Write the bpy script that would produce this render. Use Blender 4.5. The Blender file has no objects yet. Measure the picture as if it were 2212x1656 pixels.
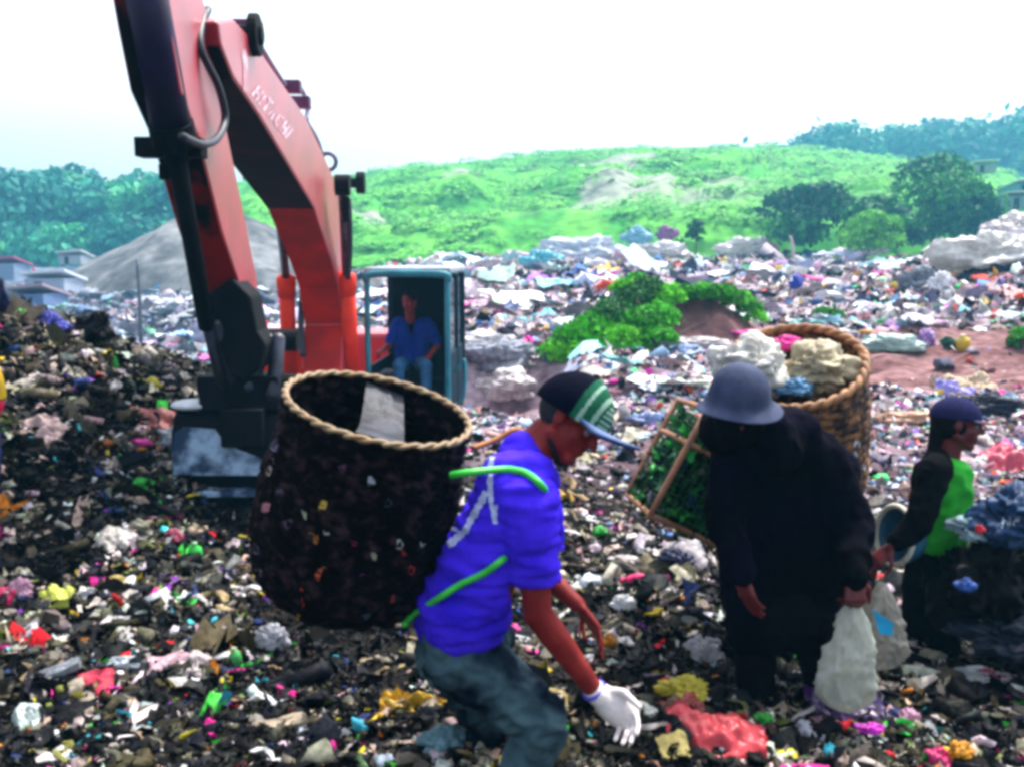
import bpy, bmesh, math, random
import numpy as np
from mathutils import Vector, Matrix, noise as mnoise
random.seed(7)
RNG = np.random.default_rng(7)
R = math.radians
sc = bpy.context.scene
COL = sc.collection
CAMZ = 1.75
PITCH = R(7.7)
FOV = R(55)
# ------------------------------------------------------------------ camera
cd = bpy.data.cameras.new('camera'); cam = bpy.data.objects.new('camera', cd); COL.objects.link(cam)
cam.location = (0, 0, CAMZ); cam.rotation_euler = (R(90) - PITCH, 0, 0)
cd.angle = FOV; cd.clip_end = 3000; cd.clip_start = 0.05
sc.camera = cam
# ------------------------------------------------------------------ light
SUN_EL, SUN_AZ = R(62), R(40)          # azimuth clockwise from +Y
world = bpy.data.worlds.new('World'); sc.world = world; world.use_nodes = True
wn = world.node_tree; bg = wn.nodes['Background']
sky = wn.nodes.new('ShaderNodeTexSky'); sky.sky_type = 'NISHITA'; sky.sun_disc = False
sky.sun_elevation = SUN_EL; sky.sun_rotation = SUN_AZ; sky.dust_density = 4; sky.air_density = 1.0; sky.ozone_density = 1
hsv = wn.nodes.new('ShaderNodeHueSaturation'); hsv.inputs['Saturation'].default_value = 0.45
wn.links.new(sky.outputs[0], hsv.inputs['Color']); wn.links.new(hsv.outputs[0], bg.inputs['Color'])
bg.inputs['Strength'].default_value = 0.15
sd = bpy.data.lights.new('sun', 'SUN'); sun = bpy.data.objects.new('sun', sd); COL.objects.link(sun)
sd.energy = 2.2; sd.angle = R(10); sd.color = (1, .96, .9)
sdir = Vector((math.sin(SUN_AZ) * math.cos(SUN_EL), math.cos(SUN_AZ) * math.cos(SUN_EL), math.sin(SUN_EL)))
sun.rotation_euler = sdir.to_track_quat('Z', 'Y').to_euler()
sc.view_settings.view_transform = 'Standard'; sc.view_settings.look = 'None'
sc.view_settings.exposure = 1.4; sc.view_settings.gamma = 1; sc.view_settings.use_curve_mapping = False
sc.render.engine = 'CYCLES'
sc.cycles.filter_width = 3.7
sc.cycles.max_bounces = 6; sc.cycles.volume_bounces = 1; sc.cycles.transparent_max_bounces = 8
sc.cycles.use_denoising = True
# ------------------------------------------------------------------ projection helpers (photo measured on a 2212 x 1656 view)
FPX = 1106 / math.tan(FOV / 2)
CP, SP = math.cos(PITCH), math.sin(PITCH)
def ray(dx, dy):
    u = (dx - 1106) / FPX; v = (828 - dy) / FPX
    return Vector((u, CP + v * SP, -SP + v * CP))
def P(dx, dy, Y):
    d = ray(dx, dy); return Vector((0, 0, CAMZ)) + d * (Y / d.y)
CU = Vector((0, SP, CP)); CR = Vector((1, 0, 0)); CB = Vector((0, -CP, SP))   # camera up, right, towards-camera
# ------------------------------------------------------------------ numpy noise
_perm = RNG.random((256, 256))
def vn(x, y):
    xi = np.floor(x).astype(int); yi = np.floor(y).astype(int); xf = x - xi; yf = y - yi
    xf = xf * xf * (3 - 2 * xf); yf = yf * yf * (3 - 2 * yf)
    g = lambda a, b: _perm[a & 255, b & 255]
    return (g(xi, yi) * (1 - xf) + g(xi + 1, yi) * xf) * (1 - yf) + (g(xi, yi + 1) * (1 - xf) + g(xi + 1, yi + 1) * xf) * yf
def fbm(x, y, o=4):
    s = 0; a = .5; t = 0
    for k in range(o):
        s = s + a * vn(x * 2 ** k + 17 * k, y * 2 ** k + 31 * k); t += a; a *= .5
    return s / t - .5
def ss(a, b, x):
    t = np.clip((x - a) / (b - a), 0, 1); return t * t * (3 - 2 * t)
def gau(x, y, cx, cy, sx, sy): return np.exp(-((x - cx) ** 2) / (2 * sx * sx) - ((y - cy) ** 2) / (2 * sy * sy))
def H(x, y):
    x = np.asarray(x, float); y = np.asarray(y, float)
    right = np.interp(y, [0, 11, 20, 40, 60, 75, 120, 400], [0, 0, .3, .8, 1.25, 1.7, 1.7, 1.7])
    left = np.interp(y, [0, 8, 14, 50, 120, 400], [0, 0, -.25, -.4, .2, .2])
    s = ss(-.24, -.06, x / np.maximum(y, .5))
    z = left * (1 - s) + right * s
    z = z + 1.3 * gau(x, y, -4.4, 7.4, 2.0, 1.7) - .35 * gau(x, y, -1.5, 5.9, .6, .7)
    z = z + .16 * gau(x, y, .45, 3.1, .5, .45)
    z = z + 1.9 * gau(x, y, 16, 26, 3.6, 5) + .25 * gau(x, y, 9, 17, 3, 2)
    z = z - 1.25 * ss(10.4, 11.2, y) * (1 - ss(14.5, 16, y)) * ss(-4.2, -3.4, x) * (1 - ss(.2, 1.2, x))
    amp = np.interp(y, [0, 3, 8, 20, 60, 100], [.05, .10, .22, .40, .75, .7])
    fr = np.interp(y, [0, 6, 20, 60], [2.2, 1.4, .8, .35])
    z = z + amp * fbm(x * 1.1 + 5, y * 1.1 + 9, 3) + amp * .5 * fbm(x * 3.1, y * 3.1, 3) * (y < 25)
    return z
def hz(x, y): return float(H(x, y))
def G(dx, dy):
    d = ray(dx, dy); o = Vector((0, 0, CAMZ)); t = 1.0
    while t < 200:
        p = o + d * t
        if p.z < hz(p.x, p.y): return p
        t += .02 + t * .004
    return o + d * 60
# ------------------------------------------------------------------ materials
def nd(nt, t, **kw):
    n = nt.nodes.new(t)
    for k, v in kw.items(): n.inputs[k].default_value = v
    return n
def mat(name, c, rough=.7, metal=0, var=.25, scale=12, bump=.15, bscale=40, c2=None, spec=.5, thr=(.4, .65), coat=0, sheen=0, bdist=.01):
    m = bpy.data.materials.new(name); m.use_nodes = True; nt = m.node_tree; b = nt.nodes['Principled BSDF']
    tc = nt.nodes.new('ShaderNodeTexCoord')
    n = nt.nodes.new('ShaderNodeTexNoise'); n.inputs['Scale'].default_value = scale; n.inputs['Detail'].default_value = 6
    nt.links.new(tc.outputs['Object'], n.inputs['Vector'])
    r = nt.nodes.new('ShaderNodeValToRGB'); r.color_ramp.elements[0].position = thr[0]; r.color_ramp.elements[1].position = thr[1]
    ca = tuple(v * (1 - var) for v in c) if c2 is None else c2
    r.color_ramp.elements[0].color = (*ca, 1); r.color_ramp.elements[1].color = (*c, 1)
    nt.links.new(n.outputs['Fac'], r.inputs['Fac']); nt.links.new(r.outputs['Color'], b.inputs['Base Color'])
    b.inputs['Roughness'].default_value = rough; b.inputs['Metallic'].default_value = metal
    b.inputs['Specular IOR Level'].default_value = spec; b.inputs['Coat Weight'].default_value = coat; b.inputs['Coat Roughness'].default_value = .45
    if bump:
        n2 = nt.nodes.new('ShaderNodeTexNoise'); n2.inputs['Scale'].default_value = bscale; n2.inputs['Detail'].default_value = 5
        nt.links.new(tc.outputs['Object'], n2.inputs['Vector'])
        bp = nt.nodes.new('ShaderNodeBump'); bp.inputs['Strength'].default_value = bump; bp.inputs['Distance'].default_value = bdist
        nt.links.new(n2.outputs['Fac'], bp.inputs['Height']); nt.links.new(bp.outputs['Normal'], b.inputs['Normal'])
    return m
def vcmat(name, rough=.6, spec=.4, mot=.3, scale=25, trans=0, bump=.3):
    m = bpy.data.materials.new(name); m.use_nodes = True; nt = m.node_tree; b = nt.nodes['Principled BSDF']
    a = nt.nodes.new('ShaderNodeAttribute'); a.attribute_name = 'Col'
    tc = nt.nodes.new('ShaderNodeTexCoord'); n = nt.nodes.new('ShaderNodeTexNoise'); n.inputs['Scale'].default_value = scale; n.inputs['Detail'].default_value = 5
    nt.links.new(tc.outputs['Object'], n.inputs['Vector'])
    mr = nt.nodes.new('ShaderNodeMapRange'); mr.inputs['From Min'].default_value = .35; mr.inputs['From Max'].default_value = .65
    mr.inputs['To Min'].default_value = 1 - mot; mr.inputs['To Max'].default_value = 1 + mot * .4
    nt.links.new(n.outputs['Fac'], mr.inputs['Value'])
    v = nt.nodes.new('ShaderNodeVectorMath'); v.operation = 'SCALE'
    nt.links.new(a.outputs['Color'], v.inputs[0]); nt.links.new(mr.outputs[0], v.inputs['Scale'])
    nt.links.new(v.outputs[0], b.inputs['Base Color'])
    b.inputs['Roughness'].default_value = rough; b.inputs['Specular IOR Level'].default_value = spec
    if bump:
        bp = nt.nodes.new('ShaderNodeBump'); bp.inputs['Strength'].default_value = bump; bp.inputs['Distance'].default_value = .02
        nt.links.new(n.outputs['Fac'], bp.inputs['Height']); nt.links.new(bp.outputs['Normal'], b.inputs['Normal'])
    if trans:
        t = nt.nodes.new('ShaderNodeBsdfTranslucent'); nt.links.new(v.outputs[0], t.inputs['Color'])
        mx = nt.nodes.new('ShaderNodeMixShader'); mx.inputs[0].default_value = trans
        nt.links.new(b.outputs[0], mx.inputs[1]); nt.links.new(t.outputs[0], mx.inputs[2])
        nt.links.new(mx.outputs[0], nt.nodes['Material Output'].inputs['Surface'])
    return m
def plastic_mat(name, c, trans=.35, alpha=1.0):
    m = mat(name, c, rough=.35, var=.3, scale=9, bump=.5, bscale=22, bdist=.02); nt = m.node_tree; b = nt.nodes['Principled BSDF']
    t = nt.nodes.new('ShaderNodeBsdfTranslucent'); t.inputs['Color'].default_value = (*c, 1)
    mx = nt.nodes.new('ShaderNodeMixShader'); mx.inputs[0].default_value = trans
    nt.links.new(b.outputs[0], mx.inputs[1]); nt.links.new(t.outputs[0], mx.inputs[2])
    out = mx
    if alpha < 1:
        tr = nt.nodes.new('ShaderNodeBsdfTransparent'); m2 = nt.nodes.new('ShaderNodeMixShader'); m2.inputs[0].default_value = alpha
        nt.links.new(tr.outputs[0], m2.inputs[1]); nt.links.new(mx.outputs[0], m2.inputs[2]); out = m2
    nt.links.new(out.outputs[0], nt.nodes['Material Output'].inputs['Surface'])
    return m
M = {}
def simple(c, rough=.6, **k):
    key = ('s', tuple(round(x, 3) for x in c), rough, tuple(sorted(k.items())))
    if key not in M:
        k.setdefault('spec', .1 if max(c) < .02 else .35); M[key] = mat('paint', c, rough, **k)
    return M[key]
# ------------------------------------------------------------------ mesh helpers
ORG = {}
def org(o): return ORG.get(o.name, Vector((0, 0, 0))) if o else Vector((0, 0, 0))
def raw_mesh(name, V, F):
    me = bpy.data.meshes.new(name); me.from_pydata([tuple(v) for v in V], [], F); me.update(); return me
def obj(name, V, F, m, parent=None, smooth=False, origin=None, colors=None):
    """V in world space; origin only for top-level meshes"""
    o0 = org(parent) if parent else (origin if origin is not None else Vector((0, 0, 0)))
    V = np.array([tuple(v) for v in V], float) - np.array(tuple(o0))
    me = bpy.data.meshes.new(name); me.from_pydata(V.tolist(), [], F)
    if smooth: me.polygons.foreach_set('use_smooth', [True] * len(me.polygons))
    if m: me.materials.append(m)
    if colors is not None:
        a = me.color_attributes.new('Col', 'FLOAT_COLOR', 'POINT')
        c = np.ones((len(V), 4)); c[:, :3] = colors; a.data.foreach_set('color', c.ravel())
    me.update()
    o = bpy.data.objects.new(name, me); COL.objects.link(o)
    if parent: o.parent = parent
    else: o.location = o0
    ORG[o.name] = Vector(o0)
    return o
def tag(o, label=None, cat=None, group=None, kind=None):
    if label: o['label'] = label
    if cat: o['category'] = cat
    if group: o['group'] = group
    if kind: o['kind'] = kind
    return o
def empty(name, loc, label, cat, group=None):
    o = bpy.data.objects.new(name, None); COL.objects.link(o); o.location = loc; o.empty_display_size = .1
    ORG[o.name] = Vector(loc); return tag(o, label, cat, group)
class MB:
    def __init__(s): s.V = []; s.F = []
    def add(s, V, F):
        b = len(s.V); s.V += [Vector(v) for v in V]; s.F += [tuple(i + b for i in f) for f in F]; return s
    def box(s, c, X, Y, Z):
        c = Vector(c); X = Vector(X); Y = Vector(Y); Z = Vector(Z)
        v = [c + X * a + Y * b + Z * d for d in (-1, 1) for b in (-1, 1) for a in (-1, 1)]
        return s.add(v, [(0, 2, 3, 1), (4, 5, 7, 6), (0, 1, 5, 4), (2, 6, 7, 3), (0, 4, 6, 2), (1, 3, 7, 5)])
    def rev(s, p0, axis, prof, n=16, ref=None, ex=1.0, cap=True):
        """prof: list of (distance along axis, radius)"""
        a = Vector(axis).normalized(); r = Vector(ref) if ref else (Vector((0, 0, 1)) if abs(a.z) < .9 else Vector((1, 0, 0)))
        r = (r - a * r.dot(a)).normalized(); q = a.cross(r); V = []
        for (t, rad) in prof:
            for k in range(n):
                an = 2 * math.pi * k / n; V.append(Vector(p0) + a * t + r * math.cos(an) * rad * ex + q * math.sin(an) * rad)
        F = [(i * n + k, i * n + (k + 1) % n, (i + 1) * n + (k + 1) % n, (i + 1) * n + k) for i in range(len(prof) - 1) for k in range(n)]
        if cap: F += [tuple(range(n))[::-1], tuple((len(prof) - 1) * n + k for k in range(n))]
        return s.add(V, F)
    def caps(s, p0, r0, p1, r1, n=14):
        p0 = Vector(p0); p1 = Vector(p1); L = (p1 - p0).length
        if L < 1e-5: return s.ell(p0, r0, r0, r0)
        pr = [(-r0 * math.cos(t), r0 * math.sin(t)) for t in (.12, .5, .95, 1.35)] + [(L + r1 * math.sin(t), r1 * math.cos(t)) for t in (.2, .6, 1.05, 1.45)]
        return s.rev(p0, p1 - p0, pr, n)
    def ell(s, c, a, b, d, X=(1, 0, 0), Y=(0, 1, 0), Z=(0, 0, 1), n=16, m=10):
        X = Vector(X); Y = Vector(Y); Z = Vector(Z); V = []
        for i in range(1, m):
            t = math.pi * i / m
            for k in range(n):
                p = 2 * math.pi * k / n
                V.append(Vector(c) + X * a * math.sin(t) * math.cos(p) + Y * b * math.sin(t) * math.sin(p) + Z * d * math.cos(t))
        V += [Vector(c) + Z * d, Vector(c) - Z * d]; T = (m - 1) * n
        F = [(i * n + k, (i + 1) * n + k, (i + 1) * n + (k + 1) % n, i * n + (k + 1) % n) for i in range(m - 2) for k in range(n)]
        F += [(T, k, (k + 1) % n) for k in range(n)] + [(T + 1, (m - 2) * n + (k + 1) % n, (m - 2) * n + k) for k in range(n)]
        return s.add(V, F)
    def tube(s, pts, rad, n=10, steps=6):
        pts = [Vector(p) for p in pts]; C = []
        for i in range(len(pts) - 1):
            a = pts[max(i - 1, 0)]; b = pts[i]; c = pts[i + 1]; d = pts[min(i + 2, len(pts) - 1)]
            for k in range(steps):
                t = k / steps; C.append(.5 * ((2 * b) + (c - a) * t + (2 * a - 5 * b + 4 * c - d) * t * t + (-a + 3 * b - 3 * c + d) * t ** 3))
        C.append(pts[-1]); V = []; nrm = None
        for i, p in enumerate(C):
            tg = (C[min(i + 1, len(C) - 1)] - C[max(i - 1, 0)]).normalized()
            if nrm is None: nrm = tg.orthogonal().normalized()
            nrm = (nrm - tg * nrm.dot(tg)).normalized(); q = tg.cross(nrm)
            rr = rad(i / (len(C) - 1)) if callable(rad) else rad
            V += [p + nrm * math.cos(2 * math.pi * k / n) * rr + q * math.sin(2 * math.pi * k / n) * rr for k in range(n)]
        F = [(i * n + k, i * n + (k + 1) % n, (i + 1) * n + (k + 1) % n, (i + 1) * n + k) for i in range(len(C) - 1) for k in range(n)]
        F += [tuple(range(n))[::-1], tuple((len(C) - 1) * n + k for k in range(n))]
        return s.add(V, F)
    def prism(s, pts, off):
        n = len(pts); off = Vector(off)
        return s.add(list(pts) + [Vector(p) + off for p in pts], [tuple(range(n)), tuple(range(n, 2 * n))[::-1]] + [(i, i + n, (i + 1) % n + n, (i + 1) % n) for i in range(n)])
    def build(s, name, m, parent=None, smooth=False, origin=None, bevel=0):
        o = obj(name, s.V, s.F, m, parent, smooth, origin)
        bm = bmesh.new(); bm.from_mesh(o.data); bmesh.ops.recalc_face_normals(bm, faces=bm.faces); bm.to_mesh(o.data); bm.free()
        if bevel:
            b = o.modifiers.new('bevel', 'BEVEL'); b.width = bevel; b.segments = 2; b.limit_method = 'ANGLE'
        return o
    def blob(s, name, m, parent=None, voxel=.008, smooth=6, wrinkle=None, origin=None, cut=None):
        """one continuous surface from overlapping volumes"""
        me = raw_mesh('tmp', s.V, s.F)
        bm = bmesh.new(); bm.from_mesh(me); bmesh.ops.recalc_face_normals(bm, faces=bm.faces); bm.to_mesh(me); bm.free()
        t = bpy.data.objects.new('tmp', me); COL.objects.link(t)
        r = t.modifiers.new('r', 'REMESH'); r.mode = 'VOXEL'; r.voxel_size = voxel
        if smooth:
            k = t.modifiers.new('s', 'SMOOTH'); k.factor = .5; k.iterations = smooth
        dg = bpy.context.evaluated_depsgraph_get(); ev = t.evaluated_get(dg); me2 = bpy.data.meshes.new_from_object(ev)
        n = len(me2.vertices); V = np.empty(n * 3); me2.vertices.foreach_get('co', V); V = V.reshape(-1, 3)
        if wrinkle:
            N = np.empty(n * 3); me2.vertices.foreach_get('normal', N); N = N.reshape(-1, 3)
            amp, sx, sy, sz = wrinkle
            D = np.array([mnoise.noise(Vector((v[0] * sx, v[1] * sy, v[2] * sz))) + .5 * mnoise.noise(Vector((v[0] * sx * 2.3 + 7, v[1] * sy * 2.3, v[2] * sz * 2.3))) for v in V])
            D = 1 - 2.2 * np.abs(D)
            V = V + N * (amp * D)[:, None]
        F = [tuple(p.vertices) for p in me2.polygons]
        if cut:
            keep = [cut(Vector(v)) for v in V]; F = [f for f in F if all(keep[i] for i in f)]
            used = sorted({i for f in F for i in f}); mp = {i: k for k, i in enumerate(used)}; V = V[used]; F = [tuple(mp[i] for i in f) for f in F]
        o = obj(name, V, F, m, parent, True, origin)
        bpy.data.objects.remove(t); bpy.data.meshes.remove(me); bpy.data.meshes.remove(me2)
        return o
# ------------------------------------------------------------------ ground
def grid_mesh(name, X, Y, Z, m, colors=None, smooth=True):
    a, b = X.shape; V = np.stack([X, Y, Z], -1).reshape(-1, 3)
    i = np.arange(a - 1)[:, None] * b + np.arange(b - 1)[None, :]
    F = np.stack([i, i + 1, i + b + 1, i + b], -1).reshape(-1, 4)
    return obj(name, V, F.tolist(), m, None, smooth, None, None if colors is None else colors.reshape(-1, 3))
def mixc(a, b, t): return np.asarray(a) * (1 - t[..., None]) + np.asarray(b) * t[..., None]
def ground_col(x, y):
    near = mixc((.002, .002, .002), (.01, .009, .007), ss(.0, .15, fbm(x * 3, y * 3)))
    mid = mixc((.20, .13, .15), (.42, .33, .38), ss(-.1, .12, fbm(x * .9, y * .9)))
    left = mixc((.06, .08, .12), (.22, .27, .34), ss(-.1, .12, fbm(x * .3, y * .3)))  # blue-grey ground colour with the far left haze painted in
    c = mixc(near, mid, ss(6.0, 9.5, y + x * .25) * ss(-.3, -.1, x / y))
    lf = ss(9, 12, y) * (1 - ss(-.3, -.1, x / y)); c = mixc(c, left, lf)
    road = ss(11.5, 12.0, y) * (1 - ss(16.2, 17, y)) * ss(3.4, 4.2, x)
    c = mixc(c, mixc((.15, .07, .07), (.26, .14, .14), ss(-.1, .1, fbm(x * 2, y * 6))), road)
    grass = ss(50, 62, y + 14 * fbm(x * .1, y * .1)) * ss(-.32, -.2, x / y)
    return mixc(c, (.05, .22, .02), grass)
ys = np.concatenate([np.geomspace(1.0, 16, 330), np.geomspace(16.1, 500, 170)])
ts = np.linspace(-1.0, 1.0, 420)
Yg, Tg = np.meshgrid(ys, ts, indexing='ij'); Xg = Tg * Yg
gm = vcmat('ground_mix', rough=.9, spec=.05, mot=.5, scale=6, bump=.8)
tag(grid_mesh('ground', Xg, Yg, H(Xg, Yg), gm, ground_col(Xg, Yg)), kind='structure')
# near ground behind / under the camera
xs = np.linspace(-30, 30, 60); yb = np.linspace(-30, 1.0, 40); Yb, Xb = np.meshgrid(yb, xs, indexing='ij')
tag(grid_mesh('ground', Xb, Yb, H(Xb, Yb) - .03, gm, ground_col(Xb, np.maximum(Yb, .8))), kind='structure')
# ------------------------------------------------------------------ green hill behind
def prof_hill(dx): return np.interp(dx, [300, 520, 750, 1000, 1250, 1500, 1700, 1900, 2050, 2212, 2600], [405, 396, 378, 352, 324, 318, 318, 338, 370, 405, 430])
def elev(dy): return np.arctan((828 - dy) / FPX) - PITCH
def hill_z(dxx, s):
    d = 66 + 74 * s
    crest = CAMZ + 140 * np.tan(elev(prof_hill(dxx))); foot = CAMZ + 66 * np.tan(elev(np.interp(dxx, [300, 1100, 1500, 2212], [590, 560, 530, 515])))
    t = s ** .8
    return foot + (crest - foot) * t + 1.6 * np.sin(s * 26 + dxx * .004 + 3 * fbm(dxx * .004, s * 2)) * .35 * (1 - s ** 4) + 5 * fbm(dxx * .008, s * 5, 4) * np.sin(np.pi * np.clip(s, 0, 1)) ** .6
dxs = np.linspace(420, 2600, 300); sv = np.concatenate([np.linspace(-.08, 1, 130), [1.15]])
S_, D_ = np.meshgrid(sv, dxs, indexing='ij')
Yh = 66 + 74 * S_; Xh = (D_ - 1106) / FPX * Yh
Zh = np.where(S_ < 0, -2, hill_z(D_, np.clip(S_, 0, 1))); Zh = np.where(S_ > 1.01, -2, Zh)
soil = ss(.02, .10, fbm(D_ * .006 + 3, S_ * 7 + 1, 4)) * ss(.1, .3, S_) * (1 - ss(.75, .9, S_)) * (1 - ss(1450, 1750, D_)) * .8
ch = mixc(mixc((.055, .28, .03), (.13, .44, .045), ss(-.12, .12, fbm(D_ * .012, S_ * 14, 4))), (.36, .32, .30), soil)
hm = vcmat('hill_grass', rough=.9, spec=.1, mot=.4, scale=.9, bump=0)
tag(grid_mesh('hill', Xh, Yh, Zh, hm, ch), kind='structure')
# grey hill on the left
def grey_hill():
    a = np.linspace(-1.25, 1.3, 160); b = np.linspace(-1, 1, 90); B, A = np.meshgrid(b, a, indexing='ij')
    cx, cy = -18.6, 55
    X = cx + A * 7.6; Y = cy + B * 9
    pr = np.interp(A, [-1.25, -.95, -.6, -.2, 0, .5, 1.0, 1.3], [-.8, 0, .45, .85, 1, 1.0, .7, 0])
    Z = -.9 + 4.6 * np.clip(pr, -.2, 1) * (1 - np.abs(B) ** 1.6) + .9 * fbm(X * .35, Y * .35, 4) - .3
    c = mixc((.10, .105, .11), (.2, .205, .21), ss(-.12, .12, fbm(X * .8, Y * .8, 4)))
    tag(grid_mesh('hill', X, Y, Z, vcmat('grey_soil', rough=.95, spec=.1, mot=.35, scale=1.5), c), kind='structure')
grey_hill()
# ------------------------------------------------------------------ instanced debris / leaves (numpy batch)
def rotmats(n, tilt):
    yaw = RNG.random(n) * 2 * np.pi; ax = RNG.normal(size=(n, 3)); ax[:, 2] *= .2; ax /= np.linalg.norm(ax, axis=1)[:, None]
    an = RNG.normal(size=n) * tilt; c, s = np.cos(an), np.sin(an); x, y, z = ax.T; C = 1 - c
    A = np.stack([np.stack([c + x * x * C, x * y * C - z * s, x * z * C + y * s], -1), np.stack([y * x * C + z * s, c + y * y * C, y * z * C - x * s], -1), np.stack([z * x * C - y * s, z * y * C + x * s, c + z * z * C], -1)], -2)
    cy, sy = np.cos(yaw), np.sin(yaw); o = np.zeros(n); l = np.ones(n)
    B = np.stack([np.stack([cy, -sy, o], -1), np.stack([sy, cy, o], -1), np.stack([o, o, l], -1)], -2)
    return A @ B
def t_sheet(k):
    g = np.linspace(-.5, .5, k); yy, xx = np.meshgrid(g, g, indexing='ij'); V = np.stack([xx, yy, 0 * xx], -1).reshape(-1, 3)
    i = np.arange(k - 1)[:, None] * k + np.arange(k - 1)[None]; return V, np.stack([i, i + 1, i + k + 1, i + k], -1).reshape(-1, 4)
def t_ico():
    bm = bmesh.new(); bmesh.ops.create_icosphere(bm, subdivisions=2, radius=.5); V = np.array([v.co[:] for v in bm.verts]); F = np.array([[v.index for v in f.verts] for f in bm.faces]); bm.free(); return V, F
def t_box():
    m = MB().box((0, 0, 0), (.5, 0, 0), (0, .5, 0), (0, 0, .5)); return np.array([v[:] for v in m.V]), np.array(m.F)
class Batch:
    def __init__(s): s.V = []; s.F = []; s.C = []; s.n = 0
    def add(s, tmpl, pos, size, asp, cols, tilt, jit=(0, 0, 0), rot=None):
        V0, F0 = tmpl; n = len(pos); k = len(V0)
        V = np.repeat(V0[None], n, 0) * asp[:, None, :]
        V = V + RNG.normal(size=V.shape) * np.array(jit)
        V = V * size[:, None, None]
        Rm = rotmats(n, tilt) if rot is None else rot
        V = np.einsum('nij,nkj->nki', Rm, V) + pos[:, None, :]
        s.V.append(V.reshape(-1, 3)); s.F.append((F0[None] + (np.arange(n) * k)[:, None, None] + s.n).reshape(-1, F0.shape[1]))
        s.C.append(np.repeat(cols, k, 0)); s.n += n * k
    def build(s, name, m, parent=None, smooth=False):
        V = np.concatenate(s.V); C = np.concatenate(s.C)
        if parent: V = V - np.array(tuple(org(parent)))
        me = bpy.data.meshes.new(name); me.vertices.add(len(V)); me.vertices.foreach_set('co', V.ravel())
        li = np.concatenate([f.ravel() for f in s.F]); tot = np.concatenate([np.full(len(f), f.shape[1]) for f in s.F])
        me.loops.add(len(li)); me.loops.foreach_set('vertex_index', li.astype(np.int32))
        me.polygons.add(len(tot)); st = np.concatenate([[0], np.cumsum(tot)[:-1]])
        me.polygons.foreach_set('loop_start', st.astype(np.int32)); me.polygons.foreach_set('loop_total', tot.astype(np.int32))
        if smooth: me.polygons.foreach_set('use_smooth', np.ones(len(tot), bool))
        a = me.color_attributes.new('Col', 'FLOAT_COLOR', 'POINT'); c = np.ones((len(V), 4)); c[:, :3] = C; a.data.foreach_set('color', c.ravel().astype(np.float32))
        me.materials.append(m); me.update(calc_edges=True); me.validate()
        o = bpy.data.objects.new(name, me); COL.objects.link(o)
        if parent: o.parent = parent; ORG[o.name] = org(parent)
        return o
SH4 = t_sheet(4); SH2 = t_sheet(3); ICO = t_ico(); BOX = t_box()
LEAF = (np.array([[-.5, 0, 0], [0, -.28, .06], [.5, 0, -.05], [0, .28, .06]]), np.array([[0, 1, 2, 3]]))
NEARP = [((.002, .002, .0025), 46), ((.005, .006, .011), 18), ((.014, .016, .022), 10), ((.05, .042, .02), 9), ((.09, .08, .06), 7), ((.2, .18, .14), 6), ((.38, .32, .24), 5), ((.5, .48, .46), 4), ((.75, .73, .72), 5), ((.6, .45, .46), 2.5),
         ((.02, .04, .14), 3), ((.65, .5, .03), 1.3), ((.6, .015, .02), 1), ((.7, .03, .3), 1.2), ((.05, .5, .06), 1.2), ((.05, .4, .5), .8), ((.65, .22, .02), .8), ((.25, .05, .5), .5), ((.15, .2, .04), 2)]
MIDP = [((.004, .004, .014), 16), ((.05, .055, .1), 10), ((.16, .14, .18), 12), ((.38, .3, .34), 16), ((.62, .52, .55), 16), ((.82, .8, .82), 15), ((.6, .42, .4), 5), ((.1, .2, .45), 4), ((.35, .5, .7), 5), ((.75, .05, .4), 2.2),
        ((.1, .55, .2), 1.5), ((.25, .7, .75), 2.5), ((.7, .1, .05), 1.5), ((.75, .5, .08), 1.5), ((.35, .15, .6), 1.5), ((.25, .13, .12), 5)]
STR = t_sheet(9); STR = (STR[0].reshape(9, 9, 3)[:, :3].reshape(-1, 3) * 1.0, t_sheet(9)[1])
_g = [(i, j) for i in range(9) for j in range(3)]
STR = (np.array([[(i / 8 - .5) * 4 + .25 * math.sin(i), (j - 1) * .16 + .35 * math.sin(i * .9), .18 * math.sin(i * 1.3) + .1 * (j % 2)] for i, j in _g]), np.array([(i * 3 + j, i * 3 + j + 1, (i + 1) * 3 + j + 1, (i + 1) * 3 + j) for i in range(8) for j in range(2)]))
def pick(pal, n):
    w = np.array([p[1] for p in pal], float); c = np.array([p[0] for p in pal]); i = RNG.choice(len(pal), n, p=w / w.sum())
    return np.clip(c[i] * (1 + RNG.normal(size=(n, 1)) * .25) * (1 + RNG.normal(size=(n, 3)) * .08), .002, .9)
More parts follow.
